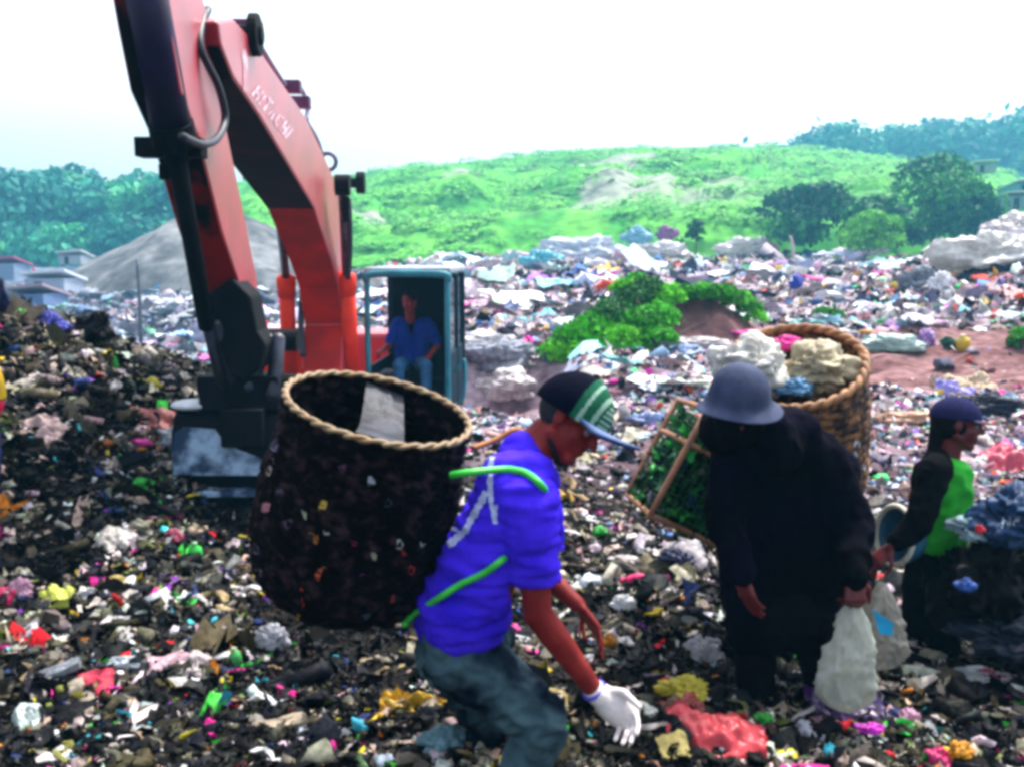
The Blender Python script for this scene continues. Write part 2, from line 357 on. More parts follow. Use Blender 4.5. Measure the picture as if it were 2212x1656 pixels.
def scatter(b, n, rmin, rmax, szf, tlim=(-.82, .82), extra=None, dark=None, skip=None):
    r = 1 / (1 / rmax + RNG.random(n) * (1 / rmin - 1 / rmax)) if extra is None else RNG.uniform(rmin, rmax, n)
    t = RNG.uniform(tlim[0], tlim[1], n); x = t * r; y = r
    if skip is not None: k = ~skip(x, y); x, y, t, r = x[k], y[k], t[k], r[k]; n = len(x)
    z = H(x, y)
    pm = ss(5.2, 10.5, y + x * .9 + 3 * fbm(x * .8, y * .8)) * ss(-.36, -.16, t)
    pm = np.maximum(pm, ss(9, 11, y) * (t <= -.16))
    near = pick(NEARP, n); mid = pick(MIDP, n)
    # lighter drift of paper and film on the middle slope and on the left heap
    lite = ss(.02, .16, fbm(x * 1.0 + 40, y * 1.0, 3)) * (RNG.random(n) < .38); lite = np.maximum(lite, (RNG.random(n) < .42 * ss(5.2, 6.6, y) * (t < -.12)) * 1.0); lite = np.maximum(lite, (RNG.random(n) < .62 * ss(3.9, 5.5, y) * np.exp(-((t - .1) / .12) ** 2)) * 1.0)
    near = mixc(near, pick([((.3, .26, .2), 3), ((.5, .42, .36), 3), ((.06, .055, .035), 5), ((.6, .6, .6), 1.5)], n), lite)
    big = RNG.random(n) < pm; col = np.where(big[:, None], mid, near)
    farleft = (ss(12, 20, y) * (t < -.2))[:, None]; col = col * (1 - farleft * .5) + np.array((.25, .3, .38)) * farleft * .5  # far left pieces blended towards a painted haze blue-grey
    sz = szf(r) * np.clip(np.exp(RNG.normal(size=n) * .45), .3, 1.9)
    pos = np.stack([x, y, z + sz * .12], -1)
    patch = fbm(x * 2.2 + 11, y * 2.2 + 3, 3); dk = (RNG.random(n) < ss(-.02, .12, patch) * .72) & ~big; col = np.where(dk[:, None], pick([((.002, .002, .003), 5), ((.006, .007, .012), 2), ((.02, .018, .012), 1)], n), col)
    sz = sz * np.where((patch < -.06) & (y < 10), 1.45, 1.0) * np.where((RNG.random(n) < .06) & (y < 8), 2.0, 1.0)
    kind = RNG.random(n)
    for lo, hi, tm, asp, jit, tilt in ((0, .5, SH4, lambda m: np.stack([np.ones(m), RNG.uniform(.35, .9, m), np.ones(m)], -1), (.1, .1, .17), .6),
                                      (.5, .76, SH2, lambda m: np.stack([np.ones(m) * 1.5, RNG.uniform(.12, .3, m), np.ones(m)], -1), (.05, .03, .1), .5),
                                      (.76, .89, ICO, lambda m: np.stack([np.ones(m), RNG.uniform(.4, .9, m), RNG.uniform(.25, .6, m)], -1), (.08, .08, .08), .5),
                                      (.89, 1, BOX, lambda m: np.stack([np.ones(m), RNG.uniform(.3, .8, m), RNG.uniform(.04, .35, m)], -1), (.02, .02, .02), .6)):
        k = (kind >= lo) & (kind < hi); m = int(k.sum())
        if m: b.add(tm, pos[k], sz[k] * .9, asp(m), col[k], tilt, jit)
tm_ = vcmat('refuse', rough=.55, spec=.12, mot=.5, scale=30, trans=.12, bump=.5)
pit = lambda x, y: (y > 10.3) & (y < 15.6) & (x > -4.0) & (x < 1.0) | ((y > 11.8) & (y < 16.4) & (x > 3.7) & (RNG.random(len(x)) < .96)) | (((x - 2.8) / 2.1) ** 2 + ((y - 17.2) / 1.5) ** 2 < 1)
b = Batch(); scatter(b, 46000, 2.2, 13, lambda r: .029 * (r / 3.2) ** .75, skip=pit)
scatter(b, 5000, 2.3, 11, lambda r: .058 * (r / 3.2) ** .7)
scatter(b, 9000, 4.5, 9.5, lambda r: .05 * (r / 5) ** .7, tlim=(-.65, -.2), extra=1)
nr = 350; rr_n = 1 / (1 / 11 + RNG.random(nr) * (1 / 2.6 - 1 / 11)); tt_n = RNG.uniform(-.62, .62, nr); xx_n = tt_n * rr_n
b.add(STR, np.stack([xx_n, rr_n, H(xx_n, rr_n) + .02], -1), .032 * (rr_n / 3) ** .7 * np.exp(RNG.normal(size=nr) * .4), np.stack([RNG.uniform(.5, 1.2, nr), RNG.uniform(.6, 2.2, nr), np.ones(nr)], -1), pick([((.5, .46, .42), 4), ((.1, .09, .06), 5), ((.01, .01, .012), 6), ((.3, .22, .12), 4), ((.6, .6, .62), 3), ((.2, .22, .05), 2)], nr), .35, (.05, .05, .08))
tag(b.build('garbage', tm_), 'dense loose rubbish covering the near slope and heap', 'rubbish', kind='stuff')
tf_ = vcmat('refuse_far', rough=.7, spec=.12, mot=.3, scale=6, trans=.1, bump=.4)
b = Batch(); scatter(b, 32000, 9, 62, lambda r: .0085 * r, skip=pit)
scatter(b, 2000, 12, 55, lambda r: .017 * r, skip=pit)
scatter(b, 3500, 18, 33, lambda r: .3 + 0 * r, tlim=(.35, .68), extra=1)
k9 = 9; SH9 = t_sheet(k9); V9, F9 = SH9; nn9 = 520
r9 = 1 / (1 / 60 + RNG.random(nn9) * (1 / 12 - 1 / 60)); t9 = RNG.uniform(-.8, .8, nn9); x9 = t9 * r9; ok9 = ~pit(x9, r9); x9, r9 = x9[ok9], r9[ok9]; nn9 = len(x9); s9 = (.018 + .022 * RNG.random(nn9)) * r9; rt9 = rotmats(nn9, .18)
asp9 = np.stack([np.ones(nn9) * 1.4, RNG.uniform(.45, .9, nn9), np.ones(nn9)], -1); VV = np.repeat(V9[None], nn9, 0) * asp9[:, None, :]
VV += RNG.normal(size=VV.shape) * np.array((.025, .025, .03)); VV = VV * s9[:, None, None]; VV = np.einsum('nij,nkj->nki', rt9, VV); px9 = VV[..., 0] + x9[:, None]; py9 = VV[..., 1] + r9[:, None]
zz9 = VV[..., 2] + H(px9, py9) * .6 + H(x9, r9)[:, None] * .4 + s9[:, None] * .22 + s9[:, None] * .35 * fbm(px9 / s9[:, None] * 1.6, py9 / s9[:, None] * 1.6, 3)
b.V.append(np.stack([px9, py9, zz9], -1).reshape(-1, 3)); b.F.append((F9[None] + (np.arange(nn9) * 81)[:, None, None] + b.n).reshape(-1, 4)); b.n += nn9 * 81
b.C.append(np.repeat(pick([((.8, .8, .88), 10), ((.6, .64, .8), 6), ((.7, .55, .58), 4), ((.01, .01, .02), 6), ((.3, .5, .7), 2), ((.3, .65, .7), 1.5), ((.25, .2, .22), 4), ((.75, .1, .4), .6)], nn9), 81, 0))
tag(b.build('garbage', tf_), 'pale mixed rubbish field stretching to the green hill', 'rubbish', kind='stuff')
# ------------------------------------------------------------------ vegetation
leafm = vcmat('leaf', rough=.65, spec=.25, mot=.15, scale=3, trans=.25, bump=0)
def leaves(b, lobes, n, size, pal, flat=.5, up=0.0):
    """leaf clumps over the surface and inside of ellipsoid lobes (c, (a,b,c))"""
    w = np.array([l[1][0] * l[1][2] for l in lobes]); idx = RNG.choice(len(lobes), n, p=w / w.sum())
    c = np.array([l[0] for l in lobes])[idx]; rr = np.array([l[1] for l in lobes])[idx]
    d = RNG.normal(size=(n, 3)); d /= np.linalg.norm(d, axis=1)[:, None]; d[:, 2] = np.where(d[:, 2] < -.3, -d[:, 2], d[:, 2])
    rad = 1 - np.abs(RNG.normal(size=n)) * .16; rad += (RNG.random(n) < .12) * RNG.random(n) * .22
    pos = c + d * rr * rad[:, None]
    # orient to outward normal with jitter
    nrm = d * (1 - up) + np.array((0, -.35, .9)) * up * 1.5 + RNG.normal(size=(n, 3)) * flat; nrm /= np.linalg.norm(nrm, axis=1)[:, None]
    t = np.cross(nrm, RNG.normal(size=(n, 3))); t /= np.linalg.norm(t, axis=1)[:, None]; q = np.cross(nrm, t)
    rot = np.stack([t, q, nrm], -1)
    pc = np.array([p for p in pal]); li = RNG.integers(0, len(pal), len(lobes))[idx]
    col = pc[li] * (1 + RNG.normal(size=(n, 1)) * .22)
    b.add(LEAF, pos, size * np.exp(RNG.normal(size=n) * .3), np.ones((n, 3)), np.clip(col, .004, .9), 0, rot=rot)
BARK = mat('bark', (.09, .065, .05), .9, bscale=8)
def tree(base, h, w, label, cat='tree', group=None, n=2600, leaf=.5, pal=((.03, .12, .02), (.05, .2, .03), (.02, .09, .02)), trunk=.35, seed=0, name='tree', nl=12):
    rnd = random.Random(seed); base = Vector(base); t = empty(name, base, label, cat, group)
    m = MB(); top = base + Vector((rnd.uniform(-.1, .1) * w, 0, h * .75))
    m.tube([base - Vector((0, 0, .3)), base + Vector((0, 0, h * .35)), top], lambda s: max(.03, .028 * h * (1 - .75 * s)), 8, 4)
    lobes = []
    for k in range(nl):
        a = rnd.uniform(0, 2 * math.pi); q = rnd.random(); zc = trunk + (1 - trunk) * (.25 + .55 * q); rr = w * .5 * math.sqrt(max(.05, 1 - (abs(q - .35) * 1.2) ** 2)) * rnd.uniform(.35, .7)
        c = base + Vector((math.cos(a) * rr, math.sin(a) * rr, h * zc)); s = w * rnd.uniform(.17, .3)
        lobes.append(((c.x, c.y, c.z), (s, s, s * rnd.uniform(.6, .85))))
        if k < 6: m.tube([base + Vector((0, 0, h * rnd.uniform(.25, .5))), (base + c) / 2 + Vector((0, 0, h * .3)), c], lambda s_: .012 * h * (1 - .8 * s_) + .01, 6, 3)
    lobes.append(((base.x, base.y, base.z + h * .82), (w * .24, w * .24, h * .17)))
    m.build('trunk', BARK, t, True)
    b = Batch(); leaves(b, lobes, n, leaf, pal); b.build('crown', leafm, t)
    return t
def atd(dx, Y, z=None): x = (dx - 1106) / FPX * Y; return Vector((x, Y, hz(x, Y) if z is None else z))
TL = [(-60, 392, 330, 'far left tree cut by the photo edge, hazy blue green'), (40, 398, 300, 'hazy round tree left of the tallest tree behind the shacks'), (150, 368, 210, 'tallest hazy tree behind the red roofed shack at far left'),
      (215, 412, 190, 'low hazy tree just right of the tallest far left tree'), (262, 398, 170, 'hazy tree in the far left treeline above the white roof'), (320, 372, 200, 'hazy treeline crown just left of the excavator stick'),
      (95, 430, 260, 'lower hazy tree in front of the far left treeline'), (385, 385, 220, 'hazy tree partly behind the excavator stick'), (480, 398, 200, 'hazy tree seen between excavator stick and boom')]
for i, (dx, dy, wpx, lab) in enumerate(TL):
    Y = 112 + (i * 7) % 23; zt = CAMZ + Y * math.tan(float(elev(dy))); x = (dx - 1106) / FPX * Y
    tree((x, Y, 0), zt, wpx / FPX * Y * 1.1, lab, group='trees of the far left treeline', n=3600, leaf=1.1, seed=i + 3, pal=((.04, .3, .17), (.07, .4, .15), (.02, .19, .13)), trunk=.05, nl=16)  # leaf palette carries a painted blue-green haze tint
b = Batch(); lob = []
for i in range(90):
    dx = RNG.uniform(-1100, 560); Y = RNG.uniform(100, 125); x = (dx - 1106) / FPX * Y; s = RNG.uniform(2.5, 4.5)
    lob.append(((x, Y, RNG.uniform(.5, 4)), (s * 1.2, s, s * .9)))
leaves(b, lob, 30000, .85, ((.04, .32, .17), (.07, .42, .15), (.02, .2, .13)))  # same haze tint put into the undergrowth colours
tag(b.build('undergrowth', leafm), 'hazy green undergrowth below the far left treeline', 'undergrowth', kind='stuff')
# back forest on the right ridge
b = Batch(); lob = []
for i in range(330):
    dx = RNG.uniform(1560, 2450); Y = RNG.uniform(190, 240); dyt = np.interp(dx, [1560, 1700, 1800, 1950, 2100, 2212, 2450], [330, 308, 292, 275, 262, 255, 250]) + RNG.uniform(0, 120) + 3
    z = CAMZ + Y * math.tan(float(elev(dyt))); s = RNG.uniform(3, 6.5)
    lob.append((((dx - 1106) / FPX * Y, Y, z - s * .6), (s, s, s * RNG.uniform(.8, 1.3))))
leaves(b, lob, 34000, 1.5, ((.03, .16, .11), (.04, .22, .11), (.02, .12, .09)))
tag(b.build('forest', leafm), 'bluish far forest along the ridge at upper right', 'forest', kind='stuff')
a_ = np.linspace(1400, 2700, 40); rows = []
XX = []; 
for dx in a_:
    dyt = np.interp(dx, [1400, 1560, 1700, 1800, 1950, 2100, 2212, 2700], [370, 345, 322, 306, 290, 275, 266, 260])
    XX.append([((dx - 1106) / FPX * Y, Y, CAMZ + 245 * math.tan(float(elev(dyt))) * f) for Y, f in ((150, .1), (190, .5), (230, .88), (250, 1), (300, .2))])
XX = np.array(XX); tag(grid_mesh('hill', XX[..., 0], XX[..., 1], XX[..., 2] - 1, hm, np.tile(np.array((.03, .13, .05)), (len(a_) * 5, 1)).reshape(len(a_), 5, 3)), kind='structure')
# hillside shrubs
b = Batch(); lob = []
for i in range(1500):
    dx = RNG.uniform(560, 2400); s = RNG.random() ** 1.0
    if float(ss(.05, .14, fbm(dx * .006 + 3, s * 7 + 1, 4))) > .3 and dx < 1550 and RNG.random() < .8: continue
    Y = 66 + 74 * s; x = (dx - 1106) / FPX * Y; z = float(hill_z(np.array(dx), np.array(s))); q = RNG.uniform(.5, 1.3)
    lob.append(((x, Y - .2, z + .05), (q * 1.5, q, q * .5)))
leaves(b, lob, 60000, .42, ((.08, .38, .03), (.12, .46, .04), (.16, .52, .05), (.07, .32, .03)), .22, .75)
for i in range(26):
    pass
tag(b.build('shrubs', leafm), 'bright green scrub covering the hillside', 'scrub', kind='stuff')
DG = ((.01, .10, .045), (.02, .15, .04), (.035, .22, .04))
RT = [(2005, 62, 328, 270, 'biggest dark tree on the right slope below the ridge'), (1745, 60, 395, 220, 'dark bushy tree left of the biggest dark tree on the right'), (1880, 58, 425, 170, 'dark tree between the two big dark crowns on the right'),
      (2100, 60, 395, 110, 'smaller dark tree right of the biggest dark tree'), (1930, 56, 450, 110, 'low dark tree just right of the pale green bush')]
for i, (dx, Y, dyt, wpx, lab) in enumerate(RT):
    x = (dx - 1106) / FPX * Y; s = 0; zb = CAMZ + Y * math.tan(float(elev(525))); zt = CAMZ + Y * math.tan(float(elev(dyt)))
    tree((x, Y, zb), zt - zb, wpx / FPX * Y, lab, group='dark trees on the right slope', n=4200, leaf=.34, pal=DG, trunk=-.3, seed=40 + i, nl=16)
x, Y = (1870 - 1106) / FPX * 54, 54
tree((x, Y, CAMZ + Y * math.tan(float(elev(535)))), 2.0, 3.4, 'pale green rounded bush in front of the dark trees', 'bush', n=2500, leaf=.22, pal=((.12, .42, .04), (.16, .5, .05)), trunk=-.3, seed=60, name='bush')
tree(atd(1500, 50) + Vector((0, 0, 1.0)), 1.5, 1.3, 'small dark bush between the tarpaulins at the hill foot', 'bush', n=900, leaf=.16, pal=DG, trunk=0, seed=61, name='bush')
# creeper-covered soil mound
mc = Vector((2.95, 17.2, .1))
th = np.linspace(0, 2 * np.pi, 60); rr = np.linspace(0, 1, 24); RR, TH = np.meshgrid(rr, th, indexing='ij')
X = mc.x + RR * np.cos(TH) * 2.3; Y_ = mc.y + RR * np.sin(TH) * 1.6; Z = H(X, Y_) * 0 + hz(mc.x, 15.5) - .25 + 1.2 * (1 - RR ** 1.5) * (1 + .5 * fbm(X * 2, Y_ * 2)) * (1 - .25 * np.cos(TH + .5) * RR)
MZ = lambda x, y: Z[0, 0]
tag(grid_mesh('soil_mound', X, Y_, Z, mat('soil', (.24, .11, .10), .95, c2=(.14, .06, .06), scale=4, bump=.6, bscale=9, bdist=.05)), kind='structure')
cr = empty('creeper_plant', (mc.x, mc.y, 0), 'bright green leafy creeper draped over the brown soil mound', 'creeper')
b = Batch(); lob = []
for (dx, dy, Y, s) in [(1215, 765, 15.7, .33), (1245, 735, 15.8, .36), (1290, 715, 15.9, .4), (1330, 690, 16, .42), (1300, 755, 15.6, .36), (1350, 740, 15.5, .38), (1385, 705, 15.7, .38), (1420, 690, 15.9, .34), (1370, 655, 16.3, .36), (1395, 632, 16.5, .33), (1440, 645, 16.4, .3),
                       (1475, 640, 16.8, .26), (1520, 638, 17, .26), (1560, 640, 17, .26), (1595, 652, 17, .24), (1618, 670, 16.9, .22), (1425, 735, 15.4, .28), (1400, 760, 15.4, .25), (1250, 770, 15.5, .3), (1380, 612, 16.8, .2), (1500, 636, 16.6, .2), (1545, 636, 16.6, .2), (1585, 645, 16.5, .2), (1350, 625, 16.5, .22), (1370, 598, 16.8, .1), (1632, 690, 16.8, .18)]:
    p = P(dx, dy, Y); lob.append(((p.x, p.y, p.z), (s * 1.1, s, s * .8)))
leaves(b, lob, 17000, .085, ((.06, .42, .01), (.12, .55, .015), (.04, .28, .01), (.02, .13, .02)), .7)
b.build('foliage', leafm, cr)
m = MB()
for i in range(9):
    q = lob[i * 2][0]; r_ = lob[(i * 2 + 3) % len(lob)][0]; m.tube([Vector(q) - Vector((0, 0, .3)), (Vector(q) + Vector(r_)) / 2, r_], .015, 6, 3)
m.build('stem', BARK, cr, True)
for (dx, dy, lab) in ((1785, 690, 'low green tuft on the rubbish right of the creeper mound'), (2205, 742, 'green tuft cut by the right photo edge beside the mud track')):
    p = G(dx, dy + 12); tree((p.x, p.y, p.z - .1), .45, .6, lab, 'plant', n=700, leaf=.07, pal=((.06, .35, .02), (.03, .2, .02)), trunk=-.2, seed=int(dx), name='weed_tuft', nl=6)
# ------------------------------------------------------------------ excavator
RED = mat('machine_red', (.48, .014, .04), .35, c2=(.30, .007, .02), scale=3, bump=.02, bscale=60, spec=.5, coat=.75, thr=(.3, .6))
REDL = mat('machine_red_cylinder', (.85, .035, .008), .5, spec=.2, scale=5, bump=.05, var=.15)
GRIME = mat('grease_steel', (.004, .004, .008), .7, spec=.1, c2=(.0015, .0015, .002), scale=6, bump=.3)
DRED = mat('mottled_red', (.34, .005, .006), .55, c2=(.003, .002, .004), scale=2.2, thr=(.42, .52), bump=.2, spec=.15)  # red broken up by near-black noise blotches
STEEL = mat('worn_steel', (.34, .5, .7), .5, metal=.3, c2=(.015, .04, .10), scale=7, thr=(.42, .62), bump=.4)
CHROME = mat('rod_steel', (.12, .13, .17), .3, metal=.8, var=.5)
TEAL = mat('cab_teal', (.03, .24, .3), .45, spec=.3, c2=(.015, .14, .2), scale=5, bump=.05)
DTEAL = mat('cab_dark_teal', (.003, .02, .04), .6, spec=.1, scale=5, bump=.1)
BLACK = mat('matt_black', (.002, .002, .002), .8, var=.3, spec=.05)
RUBBER = mat('hose_rubber', (.012, .013, .03), .5)
SL = .05
X0, Y0 = -1.85, 11.2
FV = Vector((SL, -1, 0)).normalized(); WV = Vector((1, SL, 0)).normalized(); ZV = Vector((0, 0, 1))
XO = Vector((X0, Y0, 0)) - WV * .22                   # machine centre line
def PL(dx, dy, w):
    o = XO + WV * w; d = ray(dx, dy); c = Vector((0, 0, CAMZ)); t = (o - c).dot(WV) / d.dot(WV); return c + d * t
ex = empty('excavator', XO - Vector((0, -1.2, 1.25)), 'red excavator with teal cab, arched boom and stick reaching to its bucket', 'excavator')
bw = .21
boomR = [(470, 45), (505, 40), (545, 85), (600, 165), (660, 250), (700, 335), (728, 400), (745, 500), (752, 600), (760, 700), (768, 790), (738, 800), (742, 700), (732, 620), (716, 560), (680, 450), (620, 350), (560, 250), (505, 170), (478, 100)]
bp = [PL(x, y, bw) for x, y in boomR]
m = MB().prism(bp, WV * (-2 * bw)); boom = m.build('boom', RED, ex, bevel=.02)
# belly plate of the boom, shade painted into its upper part: a skin 3 mm proud of the underside
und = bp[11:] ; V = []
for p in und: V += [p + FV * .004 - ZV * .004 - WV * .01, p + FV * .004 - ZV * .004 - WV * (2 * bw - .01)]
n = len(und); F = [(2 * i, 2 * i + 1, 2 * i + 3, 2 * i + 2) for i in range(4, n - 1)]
tag(obj('belly_plate', V[8:], [(2 * i, 2 * i + 1, 2 * i + 3, 2 * i + 2) for i in range(n - 5)], mat('underside_shade', (.03, .003, .008), .7, spec=.08, c2=(.003, .002, .006), scale=3, thr=(.5, .75)), ex), 'upper underside of the boom with shade painted in near black')
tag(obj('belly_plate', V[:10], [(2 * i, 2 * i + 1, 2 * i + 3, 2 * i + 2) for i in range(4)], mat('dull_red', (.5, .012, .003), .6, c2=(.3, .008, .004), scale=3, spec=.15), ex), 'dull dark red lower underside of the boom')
# clevis at the boom tip
m = MB(); c = PL(470, 75, 0)
for w in (-.23, .23): m.rev(c + WV * w - WV * .03, WV, [(0, .13), (.06, .13)], 20)
m.rev(c - WV * .28, WV, [(0, .06), (.56, .06)], 16)
m.build('boom_pivot', GRIME, ex, bevel=.008)
# stick
sw = .125; sc_ = .005
stR = [(350, -60), (430, -60), (440, 0), (470, 95), (482, 240), (500, 330), (525, 450), (555, 600), (563, 722), (548, 722), (520, 620), (480, 500), (430, 300), (392, 200), (368, 60)]
sp = [PL(x, y, sw + sc_) for x, y in stR]
# continue the stick above the frame to its tail end
top = [sp[0] + Vector((0, 0, .9)) - FV * .1, sp[1] + Vector((0, 0, .9)) - FV * .25]
stick = MB().prism(sp[:0] + [top[0], top[1]] + sp[1:] + [sp[0]], WV * (-2 * sw)).build('stick', RED, ex, bevel=.015)
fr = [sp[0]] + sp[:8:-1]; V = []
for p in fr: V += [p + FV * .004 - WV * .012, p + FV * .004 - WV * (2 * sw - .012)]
tag(obj('front_plate', V, [(2 * i, 2 * i + 1, 2 * i + 3, 2 * i + 2) for i in range(len(fr) - 1)], DRED, ex), 'dark red front face of the stick with near-black blotches')
# weld edge strip beside the pink side plate
# bucket cylinder in front of the stick
bc0 = PL(312, -70, sc_ - .1) + FV * .1; 
cA = P(303, -80, 4.75); cB = P(372, 285, 5.15); cC = P(445, 700, 6.0)
cyl = MB().rev(cA, cB - cA, [(0, .10), ((cB - cA).length, .10)], 20).build('bucket_cylinder', mat('cylinder_indigo', (.02, .008, .06), .5, spec=.2, c2=(.012, .006, .03), scale=5), ex, True)
MB().rev(cB - (cB - cA).normalized() * .05, cB - cA, [(0, .115), (.12, .115), (.14, .07), (.2, .07)], 18).build('gland', GRIME, cyl)
MB().rev(cB + (cC - cB).normalized() * .02, cC - cB, [(0, .05), ((cC - cB).length, .05)], 14).build('rod', GRIME, cyl, True)
m = MB(); q = P(370, 320, 5.25); m.box(q, WV * .17, FV * .07, ZV * .05); m.box(P(325, 326, 5.2), WV * .06, FV * .02, ZV * .012); m.box(P(358, 372, 5.3), WV * .03, FV * .03, ZV * .04); m.build('hose_bracket', GRIME, ex, bevel=.006)
# hoses
MB().tube([PL(455, 40, .12) + FV * .12, PL(445, 110, .14) + FV * .12, PL(476, 190, .19) + FV * .05, PL(486, 255, .19), PL(470, 298, .19), PL(438, 312, .19), PL(405, 300, .17) + FV * .1], .021, 10).build('hose', RUBBER, ex, True)
MB().tube([PL(450, 20, .05), PL(438, 100, .05) + FV * .1, PL(455, 200, .05) + FV * .1, PL(475, 300, .0)], .022, 10).build('hose', RUBBER, ex, True)
PIPE = mat('pipe_grey', (.2, .17, .3), .5)
pv = lambda x, y: PL(x, y, .1)
MB().tube([pv(530, 55), pv(545, 72), pv(580, 130), pv(615, 185)], .022, 8).build('hydraulic_pipe', PIPE, ex, True)
MB().tube([pv(632, 182), pv(652, 195), pv(664, 230), pv(662, 262)], .022, 8).build('hydraulic_pipe', PIPE, ex, True)
MB().tube([pv(662, 262), pv(685, 300), pv(698, 340)], .018, 8).build('hydraulic_pipe', PIPE, ex, True)
for (x, y) in ((526, 62), (618, 188), (640, 222)): MB().box(pv(x, y), WV * .12, FV * .06, ZV * .05).build('pipe_clamp', mat('clamp_purple', (.12, .02, .1), .5), ex, bevel=.008)
lamp_c = PL(708, 350, .15)
t_ = MB(); 
for k in range(14):
    a0 = 2 * math.pi * k / 14; a1 = 2 * math.pi * (k + 1) / 14; t_.caps(lamp_c + (CR * math.cos(a0) + ZV * math.sin(a0)) * .085, .022, lamp_c + (CR * math.cos(a1) + ZV * math.sin(a1)) * .085, .022, 8)
t_.build('work_lamp_ring', mat('lamp_grey', (.12, .1, .2), .5), ex, True)
MB().rev(PL(722, 395, 0) - WV * .36, WV, [(0, .13), (.1, .13), (.1, .06), (.62, .06), (.62, .13), (.72, .13)], 18).build('boom_pin', GRIME, ex, bevel=.008)
# lift cylinders (one each side)
for (bx, by, ux, uy, rx, ry, w, Yb, Yt, Yr) in ((628, 830, 618, 605, 602, 440, -.42, 10.9, 10.5, 9.6), (762, 830, 748, 600, 740, 400, .42, 10.9, 10.5, 9.6)):
    a, bq, cq = P(bx, by, Yb), P(ux, uy, Yt), P(rx, ry, Yr)
    cy = MB().rev(a, bq - a, [(0, .085), ((bq - a).length, .085)], 18).build('lift_cylinder', REDL, ex, True)
    MB().rev(bq - (bq - a).normalized() * .18, bq - a, [(0, .1), (.2, .105), (.24, .06)], 18).build('gland', REDL, cy, True)
    MB().rev(bq, cq - bq, [(0, .045), ((cq - bq).length, .045)], 14).build('rod', CHROME, cy, True)
    MB().rev(cq - WV * .07, WV, [(0, .1), (.14, .1)], 16).build('rod_eye', GRIME, cy)
m = MB().tube([P(752, 430, 9.6), P(756, 520, 9.9), P(752, 600, 10.2)], .03, 8).build('hose', RUBBER, ex, True)
MB().box(P(748, 452, 9.5), WV * .035, FV * .04, ZV * .12).build('valve_block', GRIME, ex, bevel=.01)
MB().tube([P(655, 620, 10.6), P(650, 690, 10.6), P(654, 770, 10.5)], .035, 8).build('hose', RUBBER, ex, True)
# house body: swing frame, engine cover, counterweight, tracks
m = MB(); m.box(P(618, 765, 11.5) , WV * .26, FV * .35, ZV * .20); m.box(XO + FV * -.9 + ZV * -.25 + WV * .2, WV * 1.2, FV * 1.1, ZV * .18); m.build('swing_frame', REDL, ex, bevel=.02)
MB().box(P(618, 712, 11.55), WV * .24, FV * .3, ZV * .045).build('frame_cover', mat('pale_pink_panel', (.75, .5, .55), .4), ex, bevel=.01)
tag(MB().box(P(640, 800, 12.2), WV * .35, FV * .5, ZV * .5).build('engine_cover', RED, ex, bevel=.04))
m = MB().prism([XO - FV * 2.0 + WV * w + ZV * -.1 for w in (-1.1, 1.3)] + [XO - FV * 2.9 + WV * w + ZV * -.1 for w in (1.1, -.9)], ZV * .75); m.build('counterweight', RED, ex, bevel=.06)
for w in (-1.0, 1.1):
    c = XO - FV * .9 + WV * w + ZV * -.95; pr = []
    for k in range(28):
        a = 2 * math.pi * k / 28; pr.append(c + FV * (1.35 * (1 if math.cos(a) > 0 else -1) + .38 * math.cos(a)) + ZV * .36 * math.sin(a) - WV * .25)
    m = MB().prism(pr, WV * .5)
    for k in range(28):
        p = (pr[k] + pr[(k + 1) % 28]) / 2 + WV * .25; m.box(p, WV * .28, FV * .03, ZV * .03)
    tr = m.build('track', mat('track_steel', (.05, .045, .04), .7, bump=.5), ex, bevel=.01)
    m = MB()
    for k in range(5): m.rev(c + FV * (-1.3 + .65 * k) - WV * .27, WV, [(0, .22), (.54, .22)], 16)
    m.build('road_wheel', GRIME, tr, bevel=.01)
# cab
cabF = [P(788, 900, 11.0), P(972, 900, 11.0 + .05)]
cl = P(786, 588, 11.0); crr = P(972, 588, 11.05); WC = (crr - cl); cw = WC.length; cb = -.15; ctop = cl.z
CL = Vector((cl.x, cl.y, 0)); WCv = Vector((WC.x, WC.y, 0)).normalized(); BK = Vector((-SL * 2.4, 1, 0)).normalized() * -1; BKv = -BK
BKv = Vector((.05, 1, 0)).normalized()
def cpt(a, d, z): return CL + WCv * a + BKv * d + ZV * z
cab = MB(); dep = 1.55; pw = .055
for a in (pw * .5, cw - pw * .6):
    cab.tube([cpt(a, .02, cb), cpt(a, 0, ctop * .6), cpt(a, .02, ctop - .08)], pw * .62, 8, 3)
cab.tube([cpt(pw * .5, .02, ctop - .1), cpt(pw * .9, .02, ctop - .03), cpt(cw * .5, .02, ctop - .015), cpt(cw - pw, .02, ctop - .03), cpt(cw - pw * .6, .02, ctop - .1)], pw * .8, 8, 4)
cabo = cab.build('cab', TEAL, ex, True)
m = MB(); 
for a in (0.03, cw - .03):
    m.box(cpt(a, dep, (cb + ctop) / 2), WCv * .04, BKv * .05, ZV * (ctop - cb) / 2 * .96)
m.box(cpt(cw - .03, dep * .55, (cb + ctop) / 2), WCv * .03, BKv * .045, ZV * (ctop - cb) / 2 * .95)
m.box(cpt(cw - .03, dep / 2, cb + .35), WCv * .02, BKv * dep / 2, ZV * .38)
m.box(cpt(.03, dep / 2, cb + .3), WCv * .02, BKv * dep / 2, ZV * .3); m.box(cpt(cw / 2, dep, (cb + ctop) / 2), WCv * (cw / 2 - .05), BKv * .03, ZV * ((ctop - cb) / 2 - .05))
m.box(cpt(cw / 2, dep / 2, cb), WCv * cw / 2, BKv * dep / 2, ZV * .05)
m.build('cab_shell', DTEAL, cabo, bevel=.01)
MB().box(cpt(cw / 2, dep / 2 + .02, ctop + .015), WCv * (cw / 2 + .01), BKv * (dep / 2), ZV * .035).build('cab_roof', mat('roof_grey', (.35, .42, .5), .5), cabo, bevel=.02)
